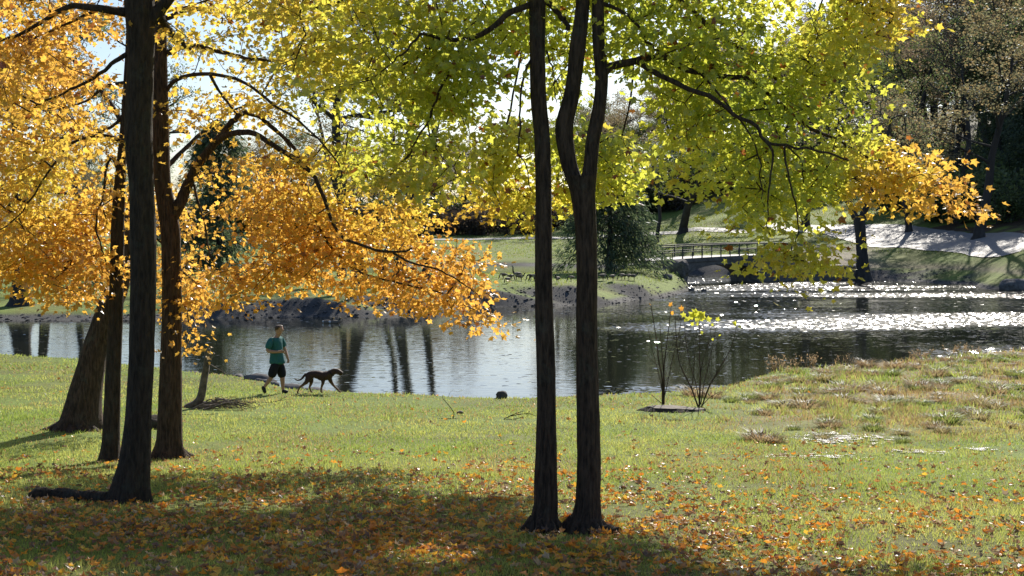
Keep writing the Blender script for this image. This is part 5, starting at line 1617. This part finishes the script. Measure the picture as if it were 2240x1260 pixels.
M['skin'] = plain('skin', (.42, .23, .15), .55)
M['shirt'] = plain('shirt_cloth', (.03, .13, .125), .85)
M['shorts'] = plain('shorts_cloth', (.012, .012, .016), .85)
M['shoe'] = plain('shoe', (.02, .018, .02), .6)
M['hair'] = plain('hair', (.07, .04, .022), .6)
M['fur'] = plain('fur', None, .7)
M['feather'] = plain('feather', None, .7)


def person():
    g = at(604, 861)
    o = thing('person', g, 'person in teal t-shirt and black shorts walking right along the shore behind the dog', 'person')
    hd = (.085, 0, 1.66)
    B = [[(.03, 0, .90, (.13, .12), 'pelvis'), (.02, 0, 1.03, (.12, .115)), (0, 0, 1.20, (.145, .12)), (0, 0, 1.35, (.15, .11), 'chest'), (.02, 0, 1.45, .07), (.04, 0, 1.51, .062), (.075, 0, 1.56, .085), (.085, 0, 1.64, (.122, .10), 'head'), (.072, 0, 1.715, (.122, .105)), (.07, 0, 1.77, .085)],
         ['head', (.165, 0, 1.65, .03), (.20, 0, 1.63, .016)],                                                   # nose
         ['head', (.065, -.075, 1.65, .022), (.058, -.094, 1.655, .014)], ['head', (.065, .075, 1.65, .022), (.058, .094, 1.655, .014)],   # ears
         # near leg, behind, pushing off the toe
         ['pelvis', (0, -.09, .86, .105), (-.05, -.095, .65, .088), (-.11, -.09, .44, .058), (-.16, -.09, .36, .058), (-.255, -.09, .225, .038), (-.30, -.09, .17, .04), (-.27, -.09, .05, .032)],
         # far leg, in front, planted
         ['pelvis', (.07, .09, .86, .105), (.12, .09, .65, .088), (.15, .09, .44, .058), (.148, .09, .34, .06), (.16, .09, .12, .036), (.165, .09, .06, .04), (.26, .09, .035, .032)],
         # near arm, bent across the body
         ['chest', (-.10, -.13, 1.40, .07), (-.14, -.20, 1.32, .054), (-.19, -.245, 1.13, .043), (-.08, -.255, 1.105, .043), (.06, -.235, 1.10, .033), (.12, -.22, 1.10, .030, 'wn'), (.165, -.21, 1.095, .036, 'pn')],
         ['chest', (.10, .13, 1.40, .07), (.13, .20, 1.32, .054), (.17, .25, 1.13, .043), (.205, .245, 1.06, .041), (.25, .23, .93, .030), (.262, .225, .89, .036, 'pf')]]
    for k, (dy, ll) in enumerate([(-.024, .075), (-.008, .085), (.009, .08), (.024, .062)]):
        B.append(['pn', (.205, -.21 + dy * .5, 1.10 - dy, .0095), (.205 + ll * .6, -.205 + dy * .3, 1.09 - dy, .0085), (.20 + ll * .8, -.19, 1.065 - dy, .0075)])
        B.append(['pf', (.272 + dy * .6, .225, .845, .0095), (.280 + dy, .222, .845 - ll * .6, .0085), (.275 + dy, .215, .84 - ll * .95, .0075)])
    B.append(['pn', (.15, -.20, 1.135, .011), (.185, -.19, 1.15, .009)])
    B.append(['pf', (.285, .215, .88, .011), (.305, .205, .845, .009)])
    me = skin(B, 2); me.materials.clear(); me.materials.append(M['skin']); me.name = 'body'
    link('body', me, o); body = me
    S = [[(.03, 0, .74, (.21, .19), 'hem'), (.03, 0, .84, (.205, .19)), (.02, 0, .98, (.172, .158)), (.005, 0, 1.15, (.168, .15)), (0, 0, 1.34, (.17, .135), 'ch'), (.015, 0, 1.435, (.10, .09))],
         ['ch', (-.10, -.13, 1.395, .092), (-.145, -.205, 1.30, .085), (-.185, -.24, 1.15, .078)],
         ['ch', (.10, .13, 1.395, .092), (.135, .205, 1.30, .085), (.165, .245, 1.17, .075)]]
    me = skin(S, 2); me.materials.clear(); me.materials.append(M['shirt']); link('shirt', me, o)
    P = [[(.03, 0, .93, (.13, .12), 'w'), (.03, 0, .86, (.155, .145), 'c')], ['c', (-.005, -.09, .78, .118), (-.06, -.095, .60, .115), (-.115, -.092, .40, .108)],
         ['c', (.075, .09, .78, .118), (.122, .09, .60, .115), (.150, .09, .37, .108)]]
    me = skin(P, 2); me.materials.clear(); me.materials.append(M['shorts']); link('shorts', me, o)
    for ch in ([[(-.325, -.09, .215, .05), (-.30, -.09, .13, .055), (-.275, -.09, .045, .042), (-.25, -.09, .02, .03)]], [[(.125, .09, .055, .052), (.19, .09, .05, .05), (.265, .09, .036, .042), (.30, .09, .03, .03)]]):
        me = skin(ch, 2); me.materials.clear(); me.materials.append(M['shoe']); link('shoe', me, o)
    # short hair: a close cap following the skull
    bv = np.array([v.co[:] for v in body.vertices]); bn = np.array([v.normal[:] for v in body.vertices])
    fs = [list(f.vertices) for f in body.polygons]
    hv = lambda v: v[2] > 1.60 + (v[0] + .03) * .74 and v[2] > 1.585
    fs = [f for f in fs if all(hv(bv[k]) for k in f)]
    mb = MB(); HV = bv + bn * .013
    for f in fs: mb.add(HV[f], [tuple(range(len(f)))])
    link('hair', mb.mesh('hair', M['hair']), o)
    for s in (-1, 1):
        mb = MB(); mb.tube([(.158, .033 * s, 1.672), (.168, .031 * s, 1.672)], [.009, .006], 6); link('eye', mb.mesh('eye', M['shorts']), o)
    return o


person()


def dog():
    g = at(697, 861)
    o = thing('dog', g, 'lean brown dog striding right along the shore ahead of the walker', 'dog')
    k = .00203
    def j(x, y, z, r, *n): return ((x - 960) * k, y, (1083 - z) * k, r, *n)
    B = [[j(835, 0, 850, (.105, .10), 'hip'), j(890, 0, 835, (.095, .09)), j(950, 0, 843, (.11, .105)), j(1015, 0, 860, (.15, .12), 'ch'), j(1075, 0, 856, (.135, .11), 'sh'), j(1115, 0, 825, .085), j(1150, 0, 798, .072), j(1185, 0, 788, (.082, .078), 'hd'), j(1212, 0, 803, .066), j(1236, 0, 820, .056), j(1258, 0, 831, .048), j(1268, 0, 835, .036)],
         ['hip', j(800, 0, 832, .04), j(775, 0, 855, .026), j(750, 0, 890, .022), j(720, 0, 912, .018), j(685, 0, 915, .015), j(650, 0, 892, .010)],
         ['hd', j(1175, -.05, 778, .026), j(1188, -.075, 800, .022), j(1198, -.08, 822, .013)], ['hd', j(1175, .05, 778, .026), j(1188, .075, 800, .022), j(1198, .08, 822, .013)],
         ['hip', j(835, -.07, 885, .075), j(815, -.08, 930, .05), j(770, -.08, 965, .03), j(722, -.08, 1000, .022), j(705, -.08, 1040, .018), j(693, -.08, 1070, .022), j(715, -.08, 1077, .017)],
         ['hip', j(850, .07, 885, .075), j(865, .08, 935, .05), j(855, .08, 970, .03), j(836, .08, 1010, .022), j(850, .08, 1045, .018), j(858, .08, 1064, .022), j(878, .08, 1074, .017)],
         ['ch', j(1020, -.07, 905, .058), j(1022, -.085, 945, .036), j(1006, -.085, 985, .026), j(998, -.085, 1025, .02), j(996, -.085, 1055, .022), j(1020, -.085, 1062, .017)],
         ['sh', j(1095, .07, 900, .06), j(1112, .085, 940, .038), j(1145, .085, 985, .026), j(1190, .085, 1030, .02), j(1215, .085, 1058, .022), j(1240, .085, 1070, .017)]]
    me = skin(B, 2, 1.25)
    def col(v):
        w = sstep((v[:, 2] - .14) / .22)[:, None]
        return np.array([.21, .115, .06]) * (1 - w) + np.array([.055, .028, .017]) * w
    link('body', paint(me, col, M['fur']), o)
    mb = MB(); th = np.linspace(0, 2 * math.pi, 20)
    c = np.array(j(1122, 0, 819, 0)[:3]); ax = unit(np.array([.70, 0, .55])); u = np.array([0, 1, 0]); w = np.cross(ax, u)
    mb.tube(c + .097 * (np.cos(th)[:, None] * u + np.sin(th)[:, None] * w), .012, 6, cap=False)
    link('collar', mb.mesh('collar', M['shorts']), o)
    return o


dog()


def goose_mesh(kind):
    body = [(-.42, 0, .40, .03), (-.32, 0, .41, (.075, .06)), (-.18, 0, .42, (.125, .12)), (0, 0, .42, (.155, .15)), (.17, 0, .43, (.13, .125), 'br'), (.26, 0, .47, .075, 'nb')]
    neck = {'graze': ['nb', (.34, 0, .46, .05), (.41, 0, .36, .04), (.45, 0, .22, .036), (.47, 0, .12, .042), (.52, 0, .07, .026), (.56, 0, .04, .014)],
            'alert': ['nb', (.29, 0, .60, .05), (.30, 0, .74, .038), (.30, 0, .88, .036), (.33, 0, .95, .045), (.38, 0, .945, .028), (.43, 0, .93, .013)],
            'rest': ['nb', (.30, 0, .56, .05), (.33, 0, .64, .04), (.37, 0, .70, .044), (.42, 0, .69, .026), (.46, 0, .68, .013)]}[kind]
    legs = [['br', (.06, s * .06, .30, .035), (.05, s * .06, .16, .014), (.05, s * .06, .03, .013), (.12, s * .06, .01, .016)] for s in (-1, 1)]
    me = skin([body, neck] + legs, 2)
    def col(v):
        c = np.tile(np.array([.13, .10, .075]), (len(v), 1))
        c[v[:, 0] < -.33] = (.02, .02, .02)
        c[(v[:, 0] < -.22) & (v[:, 2] < .37)] = (.7, .7, .68)
        c[(v[:, 0] > .12) & (v[:, 0] < .28) & (v[:, 2] < .45)] = (.36, .31, .26)
        nk = (v[:, 0] > .285) | (v[:, 2] > .60)
        c[nk] = (.012, .012, .014)
        c[v[:, 2] < .24] = np.where(nk[v[:, 2] < .24][:, None], (.012, .012, .014), (.03, .03, .03))
        if kind == 'alert': c[(v[:, 2] > .90) & (v[:, 0] < .35) & (v[:, 2] < .945)] = (.7, .7, .68)
        return c
    return paint(me, col, M['feather'])


GM = {k: goose_mesh(k) for k in ('graze', 'alert', 'rest')}
GEESE = [(1102, 611, 'graze', 180, 'grazing goose at the left end of the flock on the spit'), (1117, 614, 'graze', 10, 'goose with lowered head between the leftmost one and the upright one'),
         (1111, 620, 'graze', 190, 'grazing goose standing nearest the bank, in front of the flock'), (1131, 613, 'alert', 190, 'goose stretching its neck up, the tallest of the flock'),
         (1139, 615, 'rest', 0, 'goose just right of the upright one, facing right'), (1162, 614, 'graze', 170, 'grazing goose just left of the slender trunk'), (1170, 615, 'graze', 160, 'goose half hidden by the slender trunk'),
         (1220, 620, 'rest', 200, 'goose in the gap between the two centre trunks, nearer the bank'), (1250, 616, 'graze', 190, 'goose just left of the forked trunk'),
         (1318, 614, 'graze', 0, 'goose just right of the forked trunk'), (1340, 615, 'rest', 20, 'goose in the shadow of the drooping evergreen'), (1361, 613, 'graze', 200, 'goose near the right end of the flock'),
         (1376, 613, 'graze', 170, 'second goose from the right end of the flock'), (1386, 614, 'rest', 10, 'goose at the right end of the flock'), (187, 652, 'rest', 180, 'single goose on the far left bank behind the leaning trunk')]
for px, py, k, rz, lab in GEESE:
    p = at(px, py, 66, 109)
    o = link('goose', GM[k]); o.location = (p.x, p.y, p.z - .005); o.rotation_euler = (0, 0, R(rz + rng.uniform(-45, 45)))
    s = rng.uniform(.7, .88) * (1.25 if k == 'alert' else 1); o.scale = (s, s, s)
    tag(o, lab, 'goose', 'geese on the grassy spit' if px > 1000 else None)


def duck_mesh():
    me = skin([[(-.26, 0, .09, .02), (-.2, 0, .06, .05), (-.08, 0, .05, .085), (.06, 0, .05, .085), (.14, 0, .08, .055), (.17, 0, .15, .035), (.19, 0, .21, .04), (.24, 0, .205, .022), (.28, 0, .20, .012)]], 2)
    def col(v):
        c = np.tile(np.array([.16, .13, .10]), (len(v), 1)); c[v[:, 2] > .14] = (.02, .03, .025); c[(v[:, 0] > .22)] = (.3, .2, .05); c[v[:, 0] < -.18] = (.6, .6, .58)
        return c
    return paint(me, col, M['feather'])


DM = duck_mesh()
for px, d, lab in ((718, 68.2, 'dark duck swimming ahead of the walker, left of the pair'), (733, 68.0, 'dark duck swimming ahead of the walker, right of the pair')):
    o = link('duck', DM); x, y = gp(px, d); o.location = (x, y, -.01); o.rotation_euler = (0, 0, R(rng.uniform(-15, 15))); o.scale = (1.25,) * 3
    tag(o, lab, 'duck', 'ducks on the pond')
